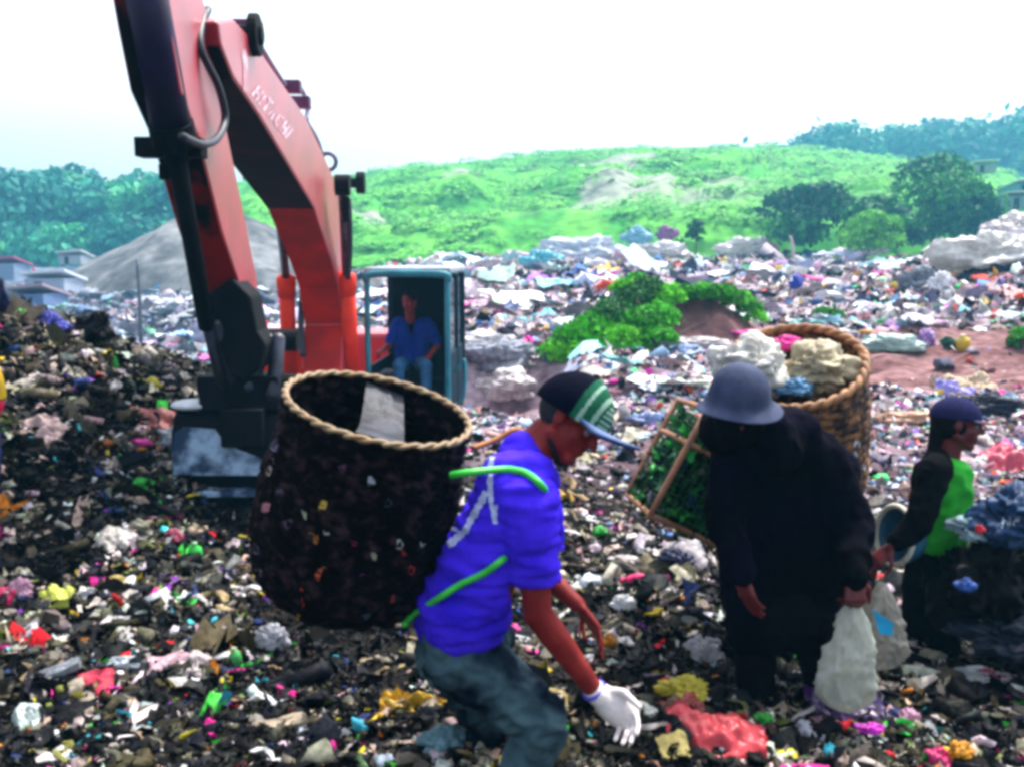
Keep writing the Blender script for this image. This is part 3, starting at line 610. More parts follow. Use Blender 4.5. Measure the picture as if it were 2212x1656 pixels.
MB().box(cpt(cw / 2, dep - .06, (cb + ctop) / 2), WCv * (cw / 2 - .06), BKv * .01, ZV * ((ctop - cb) / 2 - .06)).build('rear_lining', BLACK, cabo)
gl = bpy.data.materials.new('glass'); gl.use_nodes = True; gb = gl.node_tree.nodes['Principled BSDF']; gb.inputs['Base Color'].default_value = (.01, .04, .06, 1); gb.inputs['Roughness'].default_value = .08; gb.inputs['Alpha'].default_value = .75
MB().box(cpt(cw - .03, dep * .27, cb + 1.15), WCv * .006, BKv * dep * .23, ZV * .42).build('window', gl, cabo)
MB().box(cpt(cw - .03, dep * .78, cb + 1.15), WCv * .006, BKv * dep * .18, ZV * .42).build('window', gl, cabo)
MB().tube([cpt(cw + .02, .25, .35), cpt(cw + .13, .2, .5), cpt(cw + .15, .15, .3), cpt(cw + .12, .12, .05), cpt(cw + .02, .2, -.02)], .02, 8).build('grab_handle', TEAL, cabo, True)
seat = MB().box(cpt(cw * .55, .95, .12), WCv * .25, BKv * .25, ZV * .07); seat.box(cpt(cw * .55, 1.22, .5), WCv * .24, BKv * .06, ZV * .36); seat.build('seat', BLACK, cabo, bevel=.03)
MB().box(cpt(cw * .18, .5, .15), WCv * .09, BKv * .2, ZV * .2).build('console', mat('console_dark', (.02, .025, .04), .6), cabo, bevel=.02)
# white marks on the boom side
WHT = mat('faded_white', (.8, .68, .75), .5, c2=(.55, .22, .3), scale=9)
def onb(x, y): return PL(x, y, bw + .004)
def strip(pts, hw):
    V = []; 
    for i, (x, y) in enumerate(pts):
        x2, y2 = pts[min(i + 1, len(pts) - 1)]; x1, y1 = pts[max(i - 1, 0)]; L = math.hypot(x2 - x1, y2 - y1); nx, ny = -(y2 - y1) / L, (x2 - x1) / L
        V += [onb(x + nx * hw, y + ny * hw), onb(x - nx * hw, y - ny * hw)]
    return V, [(2 * i, 2 * i + 1, 2 * i + 3, 2 * i + 2) for i in range(len(pts) - 1)]
m = MB()
for pts, hw in (([(544.2, 206.6), (560.4, 186.3)], 2.6), ([(552.8, 217.6), (569.0, 197.3)], 2.6), ([(552.3, 196.4), (560.9, 207.5)], 2.6), ([(559.0, 225.5), (575.1, 205.2)], 2.6), ([(580.0, 211.5), (589.9, 224.1)], 2.6), ([(568.8, 238.1), (585.0, 217.8)], 2.6), ([(577.4, 249.2), (597.3, 233.6), (585.4, 259.4)], 2.6), ([(613.2, 257.2), (604.6, 249.3), (593.5, 263.4), (599.6, 274.4)], 2.6), ([(603.3, 282.3), (619.4, 262.0)], 2.6), ([(610.7, 291.7), (626.8, 271.5)], 2.6), ([(611.3, 272.1), (618.7, 281.6)], 2.6), ([(616.2, 298.8), (632.3, 278.6)], 2.6)): m.add(*strip(pts, hw))
m.build('lettering', WHT, boom); MB().add(*strip([(527, 108), (531, 150), (530, 196)], 4.5)).build('emblem', WHT, boom)
# ---- bucket and linkage
Yb_ = 6.35
bu = MB(); bcx = PL(505, 850, sc_)
def bq(w, f, z): return Vector((bcx.x, Yb_, 0)) + WV * w + FV * f + ZV * z
zt_, zb_ = P(500, 868, Yb_).z, P(500, 1062, Yb_ - .25).z
pro = [(-.30, zt_ - .02), (.05, zt_), (.20, zt_ - .06), (.27, zt_ - .2), (.28, zb_ + .16), (.22, zb_ + .03), (.16, zb_), (.10, zb_ + .02), (.17, zb_ + .15), (.20, zt_ - .25), (.12, zt_ - .12), (-.25, zt_ - .10)]
bl, br_ = -.33, .50
buck = MB().prism([bq(bl, f, z) for f, z in pro], WV * (br_ - bl)).build('bucket', mat('bucket_black', (.003, .003, .005), .7, spec=.08, c2=(.0015, .0015, .002), scale=5, bump=.4), ex, bevel=.015)
for w in (bl, br_ - .03):
    MB().prism([bq(w, f, z) for f, z in [(-.45, zt_ - .15), (-.3, zt_ - .03), (.1, zt_ - .01), (.25, zt_ - .15), (.27, zb_ + .1), (.2, zb_ + .02), (-.2, zb_ + .1)]], WV * .03).build('side_plate', GRIME, buck, bevel=.006)
pl_ = [(-.33, .20), (-.33, .04), (.5, .03), (.5, .06), (.33, .10), (.2, .16), (.1, .2), (0, .27), (-.06, .33), (-.16, .34), (-.25, .35), (-.31, .31)]
tag(obj('worn_patch', [bq(w + (.01 if w < 0 else -.01), .283 + .0, zb_ + z + .08) for w, z in pl_], [tuple(range(len(pl_)))], STEEL, buck), 'scoured shiny steel lower back of the bucket')
MB().box(bq((bl + br_) / 2, .215, zb_ - .005), WV * (br_ - bl) / 2, FV * .08, ZV * .018).build('cutting_edge', STEEL, buck, bevel=.005)
for k in range(5):
    c = bq(bl + .08 + k * .17, .2, zb_ - .02); MB().prism([c - WV * .035 + FV * .03, c - WV * .035 - FV * .04, c - WV * .035 - FV * .02 - ZV * .13], WV * .07).build('tooth', GRIME, buck)
MB().ell(bq(-.24, .1, zt_ + .0), .13, .13, .035, n=16).build('worn_corner', mat('worn_white_steel', (.6, .64, .7), .4), buck, True)
lk = MB(); lk.box(bq(.08, .05, zt_ + .08), WV * .25, FV * .14, ZV * .11); lk.box(bq(.12, .1, zt_ - .12), WV * .13, FV * .22, ZV * .12)
lk.rev(bq(-.2, .05, zt_ + .12), WV, [(0, .07), (.62, .07)], 14); lk.build('coupler', GRIME, ex, bevel=.012)
e0 = P(445, 700, 6.05); e1 = P(590, 735, 6.35)
for nm, a, b2, r_ in (('link', P(448, 690, 6.0), P(482, 835, 6.2), .045), ('link', P(468, 700, 6.0), P(505, 835, 6.2), .03), ('link', P(580, 735, 6.3), P(540, 835, 6.2), .045), ('link', P(600, 735, 6.3), P(590, 850, 6.2), .05)):
    MB().caps(a, r_, b2, r_, 10).build(nm, mat('link_steel', (.03, .035, .07), .4, c2=(.008, .008, .014), scale=9), ex, True)
lk = MB(); lk.prism([P(x, y, 6.02) for x, y in ((440, 640), (500, 600), (541, 640), (556, 716), (575, 745), (560, 800), (525, 822), (495, 810), (470, 740), (440, 690))], -FV * .34); lk.build('stick_nose', GRIME, ex, bevel=.02)
MB().rev(PL(575, 735, sc_) - WV * .24, WV, [(0, .085), (.48, .085)], 16).build('stick_pin', GRIME, ex)
m = MB(); m.box(P(565, 706, 6.5), WV * .03, FV * .06, ZV * .04); m.build('pin_guard', REDL, ex, bevel=.005)
# ------------------------------------------------------------------ people
SKIN = mat('skin_brown', (.27, .024, .020), .5, c2=(.17, .010, .010), scale=14, bump=.08, bscale=90, spec=.22)
SKIN2 = mat('skin_dark', (.14, .008, .012), .5, c2=(.09, .005, .008), scale=14, bump=.08, bscale=90)
def hand(m, wrist, d, pn, thumb_side, curl=.4, s=1.0, spread=.1):
    """adds palm, five fingers; d: pointing direction, pn: palm normal (out of palm), thumb_side +1/-1 along cross"""
    d = Vector(d).normalized(); pn = Vector(pn); pn = (pn - d * pn.dot(d)).normalized(); sd_ = d.cross(pn) * thumb_side
    w = Vector(wrist)
    for k in range(4):
        o = sd_ * (.028 - k * .019) * s
        m.caps(w + o * .6 + d * .012 * s, .014 * s, w + o + d * .085 * s, .0125 * s, 10)
    L = [.043, .048, .044, .034]
    for k in range(4):
        o = sd_ * (.028 - k * .019) * s; p = w + o + d * (.088 - (.006 if k in (0, 3) else 0)) * s; a = curl * (.8 + .15 * k); dd = (d + sd_ * spread * (1.5 - k) * .35).normalized()
        r = .0088 * s
        for j in range(3):
            dd = (dd * math.cos(a) + pn * math.sin(a)).normalized(); q = p + dd * L[k] * s * (1, .65, .5)[j]; m.caps(p, r, q, r * .92, 10); p = q; r *= .92; pn_ = pn
    p = w + sd_ * .025 * s + d * .025 * s; t = (sd_ * .8 + d * .6 + pn * .3).normalized()
    q = p + t * .04 * s; m.caps(p, .014 * s, q, .0105 * s, 10); t2 = (d * .9 + sd_ * .15 + pn * .45).normalized(); q2 = q + t2 * .033 * s; m.caps(q, .0105 * s, q2, .009 * s, 10); m.caps(q2, .009 * s, q2 + t2 * .02 * s, .008 * s, 10)
def head(m, c, f, u, s=1.0):
    f = Vector(f).normalized(); u = Vector(u); u = (u - f * u.dot(f)).normalized(); r = f.cross(u); c = Vector(c)
    A = lambda x, y, z: c + (f * x + r * y + u * z) * s
    m.ell(A(-.008, 0, .03), .098 * s, .077 * s, .09 * s, f, r, u); m.ell(A(.028, 0, -.03), .066 * s, .06 * s, .085 * s, f, r, u)
    m.caps(A(.06, -.012, -.098), .024 * s, A(.06, .012, -.098), .024 * s)
    for y in (-1, 1):
        m.caps(A(.06, y * .012, -.095), .022 * s, A(-.01, y * .055, -.055), .02 * s); m.ell(A(.055, y * .038, -.03), .025 * s, .022 * s, .022 * s)
        m.ell(A(-.008, y * .08, -.008), .02 * s, .009 * s, .032 * s, f, r, u, 12, 8); m.caps(A(.088, y * .012, .018), .011 * s, A(.072, y * .045, .018), .011 * s, 8)
    m.caps(A(.092, 0, .008), .009 * s, A(.114, 0, -.03), .013 * s, 10); m.caps(A(.09, -.013, -.036), .009 * s, A(.09, .013, -.036), .009 * s, 8)
    m.caps(A(.088, -.02, -.06), .0075 * s, A(.088, .02, -.06), .0075 * s, 8); m.caps(A(.085, -.018, -.073), .008 * s, A(.085, .018, -.073), .008 * s, 8)
    return A
def eyes(A, parent, s=1):
    for y in (-1, 1):
        MB().ell(A(.074, y * .031, -.004), .0125 * s, .0125 * s, .0125 * s, n=12, m=8).build('eye', simple((.3, .25, .24), .3, bump=0), parent, True)
# --- blue-shirt man
Yc = 3.05
base = Vector((P(1060, 1500, Yc).x, Yc, hz(-.1, Yc)))
blue = empty('person', base, 'bent man in bright blue t-shirt and cap reaching down with a white gloved hand', 'person')
pelvis = P(985, 1415, Yc); neckb = P(1150, 975, Yc - .02); 
shN = P(1140, 1090, Yc - .2); shF = P(1150, 1075, Yc + .17)
elN = P(1162, 1325, Yc - .22); wrN = P(1285, 1492, Yc - .15)
elF = P(1175, 1240, Yc + .22); wrF = P(1248, 1305, Yc + .15)
hc = P(1228, 905, Yc - .02)
hf = (CR * .80 - CU * .52 + CB * .28).normalized(); hu = (CU * .84 + CR * .52)
m = MB(); A = head(m, hc, hf, hu, 1.03)
m.caps(P(1180, 940, Yc), .062, neckb, .068); m.caps(neckb, .07, P(1130, 1030, Yc), .08)
m.caps(shN, .05, elN, .045); m.caps(elN, .046, (elN * .55 + wrN * .45), .043); m.caps((elN * .55 + wrN * .45), .043, wrN, .03)
m.caps(shF, .05, elF, .043); m.caps(elF, .042, wrF, .028)
hand(m, wrF + (wrF - elF).normalized() * .01, (wrF - elF).normalized() + Vector((.1, 0, -.5)), CR * -1 + CB * .2, 1, .28, 1.0)
m.caps(shN, .06, pelvis, .1); m.caps(shF, .06, pelvis, .1)
body = m.blob('body', SKIN, blue, .0065, 3)
eyes(A, blue)
for o_ in list(bpy.data.objects):
    pass
MB().ell(A(.088, 0, -.052), .012, .022, .006, hf, hf.cross(hu), hu, 10, 8).build('moustache', BLACK, blue, True)
m = MB(); m.caps(A(.052, 0, -.112), .02, A(-.0, .05, -.078), .014); m.caps(A(.052, 0, -.112), .02, A(0, -.05, -.078), .014); m.caps(A(.065, 0, -.105), .02, A(.045, 0, -.12), .02); m.blob('dark_jaw', mat('jaw_black', (.008, .005, .005), .9), blue, .006, 3)  # near-black mass along the jaw and under the chin
m = MB(); m.ell(A(-.025, 0, .02), .086, .080, .086, hf, hf.cross(hu), hu.normalized()); m.blob('hair', mat('hair_black', (.006, .006, .01), .8), blue, .006, 1, cut=lambda v: (v - A(0, 0, 0)).dot(hf) < .03 and (v - A(0, 0, -.045)).dot(hu) > 0)
# cap
def cap_dome(A, s, rf, ru, rr, off, cols, name, parent, m_, nA=72, nB=22, low=0.0):
    V = []; C = []
    for i in range(nB):
        ph = (math.pi / 2) * (i / (nB - 1)) * (1 + low)
        for k in range(nA):
            az = 2 * math.pi * k / nA
            V.append(A(off[0] + rf * math.cos(az) * math.sin(ph), off[1] + rr * math.sin(az) * math.sin(ph), off[2] + ru * math.cos(ph))); C.append(cols(az, ph))
    F = [(i * nA + k, i * nA + (k + 1) % nA, (i + 1) * nA + (k + 1) % nA, (i + 1) * nA + k) for i in range(nB - 1) for k in range(nA)]
    o = obj(name, V, F, m_, parent, True, None, C); sl = o.modifiers.new('s', 'SOLIDIFY'); sl.thickness = .006; return o
def capcol(az, ph):
    x = math.cos(az) * math.sin(ph)         # forward coordinate on the dome
    if x < .12: return (.001, .0015, .010)
    for a_, b_ in ((.30, .39), (.60, .70)):
        if a_ < x < b_: return (.26, .42, .33)
    if .76 < x < .97 and (int(ph * 15) % 2 == 0): return (.28, .40, .33)
    return (.012, .10, .055)
capm = vcmat('cap_fabric', rough=.85, spec=.04, mot=.12, scale=60, bump=.2)
cap_ = cap_dome(A, 1, .126, .130, .10, (.0, 0, .022), capcol, 'cap', blue, capm, low=.06, nA=160, nB=60)
V = []; nb = 18
for i in range(nb):
    a = -1.25 + 2.5 * i / (nb - 1)
    for t in (0, .25, .5, .75, 1):
        V.append(A(.120 * math.cos(a) + t * (.015 + .10 * math.cos(a) ** .7), (.097 + .004 * t) * math.sin(a), .024 + t * (.030 * math.cos(a) - .012) - .02 * math.sin(a) ** 2 * t))
o = obj('brim', V, [(5 * i + k, 5 * i + k + 1, 5 * i + k + 6, 5 * i + k + 5) for i in range(nb - 1) for k in range(4)], mat('brim_denim', (.08, .15, .34), .7, var=.3, scale=30), cap_, True); sl = o.modifiers.new('s', 'SOLIDIFY'); sl.thickness = .006; sl.offset = 0
o = MB().ell(A(0, 0, .154), .012, .012, .007, n=10, m=6).build('cap_button', BLACK, cap_, True)
# shirt
SHIRT = mat('shirt_blue', (.075, .028, .88), .8, c2=(.035, .012, .6), scale=5, bump=.45, bscale=14, bdist=.03, spec=.04)
m = MB()
mid = P(1045, 1225, Yc); 
for off, dy_ in ((-.12, 0), (0, 0), (.12, 0)):
    m.caps(P(1110, 1060, Yc + off), .112, P(1060, 1200, Yc + off), .135); m.caps(P(1060, 1200, Yc + off), .135, P(1004, 1318, Yc + off * .8), .135)
m.caps(P(1140, 1040, Yc - .12), .085, P(1140, 1035, Yc + .12), .085); m.caps(P(1130, 985, Yc - .03), .065, P(1140, 1040, Yc), .09)
m.caps(P(998, 1300, Yc - .06), .135, P(985, 1335, Yc), .125); m.caps(P(1060, 1300, Yc), .07, P(1010, 1350, Yc), .09)
m.caps(shN, .088, P(1150, 1180, Yc - .22), .072); m.caps(P(1150, 1180, Yc - .22), .072, P(1156, 1262, Yc - .22), .064)
m.caps(shF, .085, P(1178, 1200, Yc + .2), .062)
su = (P(1110, 1000, Yc) - P(985, 1390, Yc)).normalized()
hemp = P(960, 1392, Yc); hemn = (CU * .96 - CR * .28)
def cut_shirt(v):
    if (v - P(1155, 1262, Yc - .22)).dot((shN - elN).normalized()) < 0 and v.x > P(1103, 1262, Yc).x: return False
    if (v - hemp).dot(CU * .98 - CR * .1) < 0: return False
    if (v - P(1180, 950, Yc)).length < .075: return False
    return True
shirt = m.blob('tshirt', SHIRT, blue, .009, 5, (.014, 4, 4, 15), cut=cut_shirt)
sl = shirt.modifiers.new('s', 'SOLIDIFY'); sl.thickness = .005; sl.offset = 1
# jeans
JEAN = mat('faded_jeans', (.06, .11, .13), .9, spec=.05, c2=(.003, .007, .016), scale=4.5, thr=(.42, .62), bump=.4, bscale=16, bdist=.03)
m = MB(); kN = P(1178, 1562, Yc - .22); aN = P(1070, 1790, Yc - .02); kF = P(1080, 1590, Yc + .12); aF = P(850, 1672, Yc + .45)
m.caps(P(1000, 1370, Yc - .06), .12, P(985, 1405, Yc), .12); m.caps(P(995, 1415, Yc - .1), .112, kN, .07); m.caps(kN, .07, aN, .055); m.caps(P(990, 1415, Yc + .06), .105, kF, .075); m.caps(kF, .08, aF, .06); m.caps(P(1050, 1370, Yc), .08, P(1010, 1400, Yc), .1)
jeans = m.blob('jeans', JEAN, blue, .009, 4, (.022, 9, 9, 13))
for a in (aN, aF):
    MB().caps(a - Vector((.03, 0, .05)), .045, a + Vector((.16, -.03, -.08)), .04).build('boot', simple((.01, .01, .012), .7), blue, True)
# glove
GL = mat('white_cotton', (.78, .70, .68), .9, var=.12, scale=20, bump=.3, bscale=80)
m = MB(); gd = (P(1400, 1572, Yc - .2) - wrN).normalized()
m.caps(wrN - (wrN - elN).normalized() * .0, .036, wrN + gd * .04, .044); hand(m, wrN + gd * .012, gd, CU * -.35 - CR * .2 + CB * .9, -1, 1.1, 1.25, .0); m.ell(wrN + gd * .085, .072, .05, .058, gd, gd.cross(CU).normalized(), gd.cross(CU).normalized().cross(gd))
m.blob('glove', GL, blue, .0055, 3)
wd = (wrN - elN).normalized(); MB().rev(wrN - wd * .012, wd, [(0, .038), (.004, .041), (.01, .041), (.014, .038)], 20).build('glove_cuff', simple((.12, .08, .6), .8), blue, True)
# printed strokes on the shirt back (laid on the shirt surface)
from mathutils.bvhtree import BVHTree
def bvh(o): off = org(o); return BVHTree.FromPolygons([Vector(v.co) + off for v in o.data.vertices], [tuple(p.vertices) for p in o.data.polygons])
sb = bvh(shirt); cc = Vector((0, 0, CAMZ))
def onto(b_, x, y, lift=.009):
    loc, nr, i_, d_ = b_.ray_cast(cc, ray(x, y).normalized())
    return None if loc is None else loc + (nr if nr.dot(loc - cc) < 0 else -nr) * lift
def dense(pts, n=8):
    o = []
    for (a, b2) in zip(pts[:-1], pts[1:]):
        for k in range(n): o.append((a[0] + (b2[0] - a[0]) * k / n, a[1] + (b2[1] - a[1]) * k / n))
    return o + [pts[-1]]
m = MB()
for pts, hw in (([(1067, 985), (1062, 1030), (1064, 1080), (1073, 1128)], 5), ([(1056, 1060), (1035, 1100), (1010, 1145), (985, 1170), (952, 1186)], 7), ([(1000, 1150), (975, 1140), (968, 1152)], 4), ([(1076, 1090), (1070, 1132)], 4)):
    pts = dense(pts); V = []; 
    for i, (x, y) in enumerate(pts):
        x2, y2 = pts[min(i + 1, len(pts) - 1)]; x1, y1 = pts[max(i - 1, 0)]; L = math.hypot(x2 - x1, y2 - y1) or 1; nx, ny = -(y2 - y1) / L, (x2 - x1) / L; h_ = hw * (1 + .25 * math.sin(i * 2.1))
        a = onto(sb, x + nx * h_, y + ny * h_); c = onto(sb, x - nx * h_, y - ny * h_)
        if a and c: V += [a, c]
    if len(V) > 3: m.add(V, [(2 * i, 2 * i + 1, 2 * i + 3, 2 * i + 2) for i in range(len(V) // 2 - 1)])
m.build('shirt_print', simple((.55, .6, .95), .8), shirt)
# --- baskets
def basket(c_top, up, L, prof, ref, wall_mat, rim_mat, t, rim_r=.0105, n=64, ridges=True):
    up = Vector(up).normalized(); c_top = Vector(c_top); r = Vector(ref); r = (r - up * r.dot(up)).normalized(); q = up.cross(r)
    V = []
    ro = 70
    for i in range(ro):
        s = i / (ro - 1); rad = np.interp(s, [p[0] for p in prof], [p[1] for p in prof])
        for k in range(n * 2):
            a = 2 * math.pi * k / (n * 2); wv = .009 * math.sin(k * math.pi / 4 + ((i // 2) % 2) * math.pi) + .012 * mnoise.noise(Vector((math.cos(a) * 3, math.sin(a) * 3, s * 6)))
            V.append(c_top - up * L * s + (r * math.cos(a) + q * math.sin(a)) * (rad + wv))
    N = n * 2; F = [(i * N + k, i * N + (k + 1) % N, (i + 1) * N + (k + 1) % N, (i + 1) * N + k) for i in range(ro - 1) for k in range(N)]; F.append(tuple((ro - 1) * N + k for k in range(N)))
    w = obj('woven_wall', V, F, wall_mat, t, True); sl = w.modifiers.new('s', 'SOLIDIFY'); sl.thickness = .008
    m = MB(); R0 = prof[0][1]
    for j in range(2):
        pts = []
        for k in range(121):
            a = 2 * math.pi * k / 120; tw = k * .9 + j * math.pi
            pts.append(c_top + (r * math.cos(a) + q * math.sin(a)) * (R0 + .005 + rim_r * .5 * math.cos(tw)) + up * rim_r * .5 * math.sin(tw))
        m.tube(pts, rim_r * .72, 8, 1)
    m.build('rim', rim_mat, t, True)
    return w
tb = P(818, 880, Yc - .02); bdir = (P(818, 886, Yc) - P(722, 1325, Yc))
bup = (CR * .25 + CU * .95 + CB * .29)
DW = mat('dark_wicker', (.05, .026, .034), .9, spec=.06, c2=(.0015, .001, .0015), scale=26, thr=(.5, .74), bump=1, bscale=45, bdist=.02)
RIMM = mat('rim_cane', (.27, .19, .10), .6, c2=(.25, .14, .06), scale=30, thr=(.35, .55))
bk = empty('basket', P(722, 1325, Yc), 'tall dark wicker basket with pale plaited rim on the back of the man in blue', 'basket')
bwall = basket(tb, bup, .645, [(0, .284), (.15, .284), (.45, .305), (.7, .305), (.9, .28), (1, .235)], CR, DW, RIMM, bk)
# plastic sheet inside
bu_ = Vector(bup).normalized(); m = MB(); V = []; ns = 14
c0 = P(838, 828, Yc + .22); 
for i in range(ns):
    s_ = i / (ns - 1)
    for j in range(9):
        e = (j / 8 - .5); x = 832 + e * (80 + 26 * s_) - 12 * s_; y = 838 + 34 * e + s_ * (108 - 6 * e)
        Yq = Yc + .26 - .50 * s_ - .12 * math.sin(math.pi * s_) * -1 * .3 + .014 * mnoise.noise(Vector((j * .9, i * .35, 0)))
        V.append(P(x, y, Yq) - ZV * .04 * math.sin(math.pi * s_))
F = [(i * 9 + j, i * 9 + j + 1, (i + 1) * 9 + j + 1, (i + 1) * 9 + j) for i in range(ns - 1) for j in range(8)]
sh_ = obj('plastic_sheet', V, F, mat('dull_film', (.05, .055, .07), .5, c2=(.012, .013, .02), scale=14, bump=.6, bscale=18, bdist=.03, spec=.2), bk, True)
GRN = mat('green_strap', (.05, .62, .06), .45, var=.15)
def sstrap(pts):
    o = []
    for x, y in pts:
        q = onto(sb, x, y, .02); o.append(q if q else P(x, y, Yc - .2))
    return o
MB().tube([P(975, 1026, Yc - .22), P(1012, 1020, Yc - .25)] + [onto(sb, x, y, .013) or P(x, y, Yc - .25) for x, y in ((1085, 1019), (1110, 1022), (1140, 1032), (1165, 1050))] + [P(1190, 1084, Yc - .15), P(1194, 1120, Yc - .02)], .011, 10).build('shoulder_strap', GRN, bk, True)
MB().tube([P(872, 1350, Yc - .1)] + sstrap([(905, 1330), (950, 1302), (1000, 1268), (1045, 1238), (1084, 1210)]) + [P(1112, 1190, Yc - .05)], .0105, 10).build('shoulder_strap', GRN, bk, True)
MB().tube([P(1020, 968, Yc + .1), P(1070, 950, Yc + .15), P(1125, 930, Yc + .17), P(1160, 1000, Yc + .2)], .010, 8).build('far_strap', simple((.5, .2, .06), .7), bk, True)
# scraps caught in the weave
bbv = bvh(bwall)
SC = [(700, 1090, 10, 22, .6, (.45, .3, .02)), (685, 1160, 10, 20, .4, (.35, .12, .02)), (675, 1152, 14, 10, 0, (.4, .28, .03)), (705, 1150, 10, 12, 0, (.6, .6, .55)), (765, 1170, 10, 9, 0, (.5, .03, .08)), (860, 1175, 11, 11, .2, (.6, .6, .58)), (908, 1175, 11, 10, 0, (.6, .6, .6)),
      (868, 1190, 8, 12, 0, (.3, .02, .02)), (805, 1200, 12, 8, .3, (.3, .28, .2)), (655, 1340 - 50, 7, 30, -.15, (.55, .03, .01)), (645, 1330, 10, 9, 0, (.5, .25, .02)), (885, 1230, 10, 12, .3, (.4, .02, .02)), (690, 1275 - 35, 8, 18, .3, (.4, .05, .01)), (780, 1240, 10, 9, 0, (.25, .05, .25)),
      (800, 1040, 12, 12, .1, (.3, .32, .38)), (835, 1085, 12, 10, 0, (.08, .09, .14)), (660, 1110, 8, 16, -.4, (.35, .38, .25)), (580, 1100, 14, 18, 0, (.45, .15, .2)), (590, 1010, 8, 30, .3, (.3, .25, .2)), (700, 1225, 12, 10, 0, (.35, .2, .02)), (790, 1365 - 40, 14, 10, 0, (.04, .06, .09)), (560, 1190, 10, 30, -.3, (.12, .09, .16)),
      (600, 960, 12, 26, .3, (.12, .1, .16)), (610, 1060, 14, 12, 0, (.1, .08, .13)), (625, 1130, 16, 12, 0, (.07, .04, .08)), (740, 1010, 16, 9, 0, (.06, .02, .05)), (560, 1240, 16, 14, .2, (.12, .1, .15)), (845, 1290, 9, 9, 0, (.2, .02, .03))]
def scraps(bv, lst, par, nm, mot=0):
    for (x, y, w, h, a, c) in lst:
        V = []; 
        for (i, j) in ((-1, -1), (0, -1.2), (1, -.8), (1.1, .2), (.8, 1), (-.1, 1.1), (-1, .8), (-1.15, 0)):
            q = onto(bv, x + (i * w / 2) * math.cos(a) - (j * h / 2) * math.sin(a), y + (i * w / 2) * math.sin(a) + (j * h / 2) * math.cos(a), .012)
            if q: V.append(q)
        if len(V) > 3: obj(nm, V, [tuple(range(len(V)))], simple(c, .6), par)
scraps(bbv, SC, bk, 'caught_scrap')
# --- helmet man
Ym = 3.65
hm_ = empty('person', (P(1705, 1540, Ym).x, Ym, hz(1.0, Ym)), 'stooping person in black with a grey domed hat, holding a white plastic bag', 'person')
BLK = mat('black_coat', (.0014, .0012, .002), .95, c2=(.003, .003, .004), scale=4, bump=.3, bscale=18, bdist=.03, spec=.05)
NAVY = mat('navy_coat', (.002, .0014, .008), .95, c2=(.0012, .001, .002), scale=3, bump=.4, bscale=14, bdist=.03, spec=.04)
hh = P(1602, 868, Ym - .26); f2 = (CB * .75 - CU * .62 - CR * .12).normalized(); u2 = (CU * .8 + CB * .6)
m = MB(); A2 = head(m, hh, f2, u2, .9)
nk = P(1640, 905, Ym - .15); m.caps(hh, .045, nk, .045); 
sR, sLf = P(1590, 960, Ym - .1), P(1760, 990, Ym - .05)
eR, eL = P(1562, 1120, Ym - .12), P(1838, 1130, Ym - .1)
wR, wL = P(1600, 1235, Ym - .3), P(1845, 1240, Ym - .3)
m.caps(sR, .05, eR, .045); m.caps(eR, .04, wR, .028); m.caps(sLf, .05, eL, .045); m.caps(eL, .04, wL, .028); m.caps(nk, .045, P(1690, 1150, Ym + .05), .08)
hand(m, wR, Vector((.28, -.15, -1)), Vector((.9, .5, 0)), -1, .28, 1.0, .0); hand(m, wL, Vector((0, -.3, -1)), Vector((-.1, 1, 0)), 1, 1.15, 1.05, .0)
m.blob('body', SKIN2, hm_, .0065, 3); eyes(A2, hm_)
m = MB()
for dx in (1600, 1660, 1715, 1760): m.caps(P(dx, 975 + (dx - 1660) * .12, Ym - .05), .105, P(dx + 25 - (dx - 1680) * .1, 1290, Ym + .05), .13)
m.caps(P(1640, 935, Ym - .1), .1, P(1720, 945, Ym - .05), .1); m.caps(nk, .085, P(1660, 960, Ym - .12), .12); m.caps(P(1590, 925, Ym - .2), .055, P(1650, 920, Ym - .14), .06)
m.caps(sR, .085, eR, .07); m.caps(eR, .07, wR, .048); m.caps(sLf, .11, eL, .085); m.caps(eL, .085, wL, .052); m.caps(P(1700, 930, Ym), .09, P(1800, 1020, Ym), .1)
m.caps(P(1630, 1300, Ym), .12, P(1640, 1370, Ym), .12); m.caps(P(1760, 1300, Ym), .12, P(1745, 1360, Ym), .12)
m.blob('coat', NAVY, hm_, .011, 6, (.012, 8, 8, 7), cut=lambda v: (v - P(1700, 1405, Ym)).dot(CU) > 0)
m = MB()
for (a, k_, f_) in (((1640, 1340), (1632, 1440), (1636, 1545)), ((1760, 1340), (1775, 1440), (1778, 1545))):
    m.caps(P(*a, Ym + .02), .11, P(*k_, Ym - .02), .072); m.caps(P(*k_, Ym - .02), .072, P(*f_, Ym), .055)
m.caps(P(1650, 1320, Ym), .13, P(1750, 1320, Ym), .13)
m.blob('trousers', BLK, hm_, .011, 6, (.012, 8, 8, 7))
for x in (1636, 1778): MB().caps(P(x, 1550, Ym), .05, P(x - 5, 1560, Ym - .16), .042).build('boot', BLK, hm_, True)
HATM = mat('grey_felt', (.055, .07, .13), .85, c2=(.03, .04, .085), scale=12, bump=.2, spec=.2)
pr = [(0, .105), (.055, .098), (.10, .078), (.125, .045), (.134, .002)]
m = MB(); m.ell(A2(.035, 0, -.075), .085, .085, .075); m.caps(A2(.0, 0, -.09), .085, A2(-.05, .03, -.19), .1); m.caps(A2(.06, 0, -.02), .055, A2(.05, 0, -.1), .06); m.blob('face_shade', BLK, hm_, .008, 3, (.006, 14, 14, 14))  # black mass added below the brim to stand for shade on the face
V = []; nh = 48; prof = [(-.030, .152), (-.024, .146), (-.012, .125), (0, .110), (.03, .107), (.06, .100), (.09, .086), (.112, .065), (.127, .04), (.134, .012)]
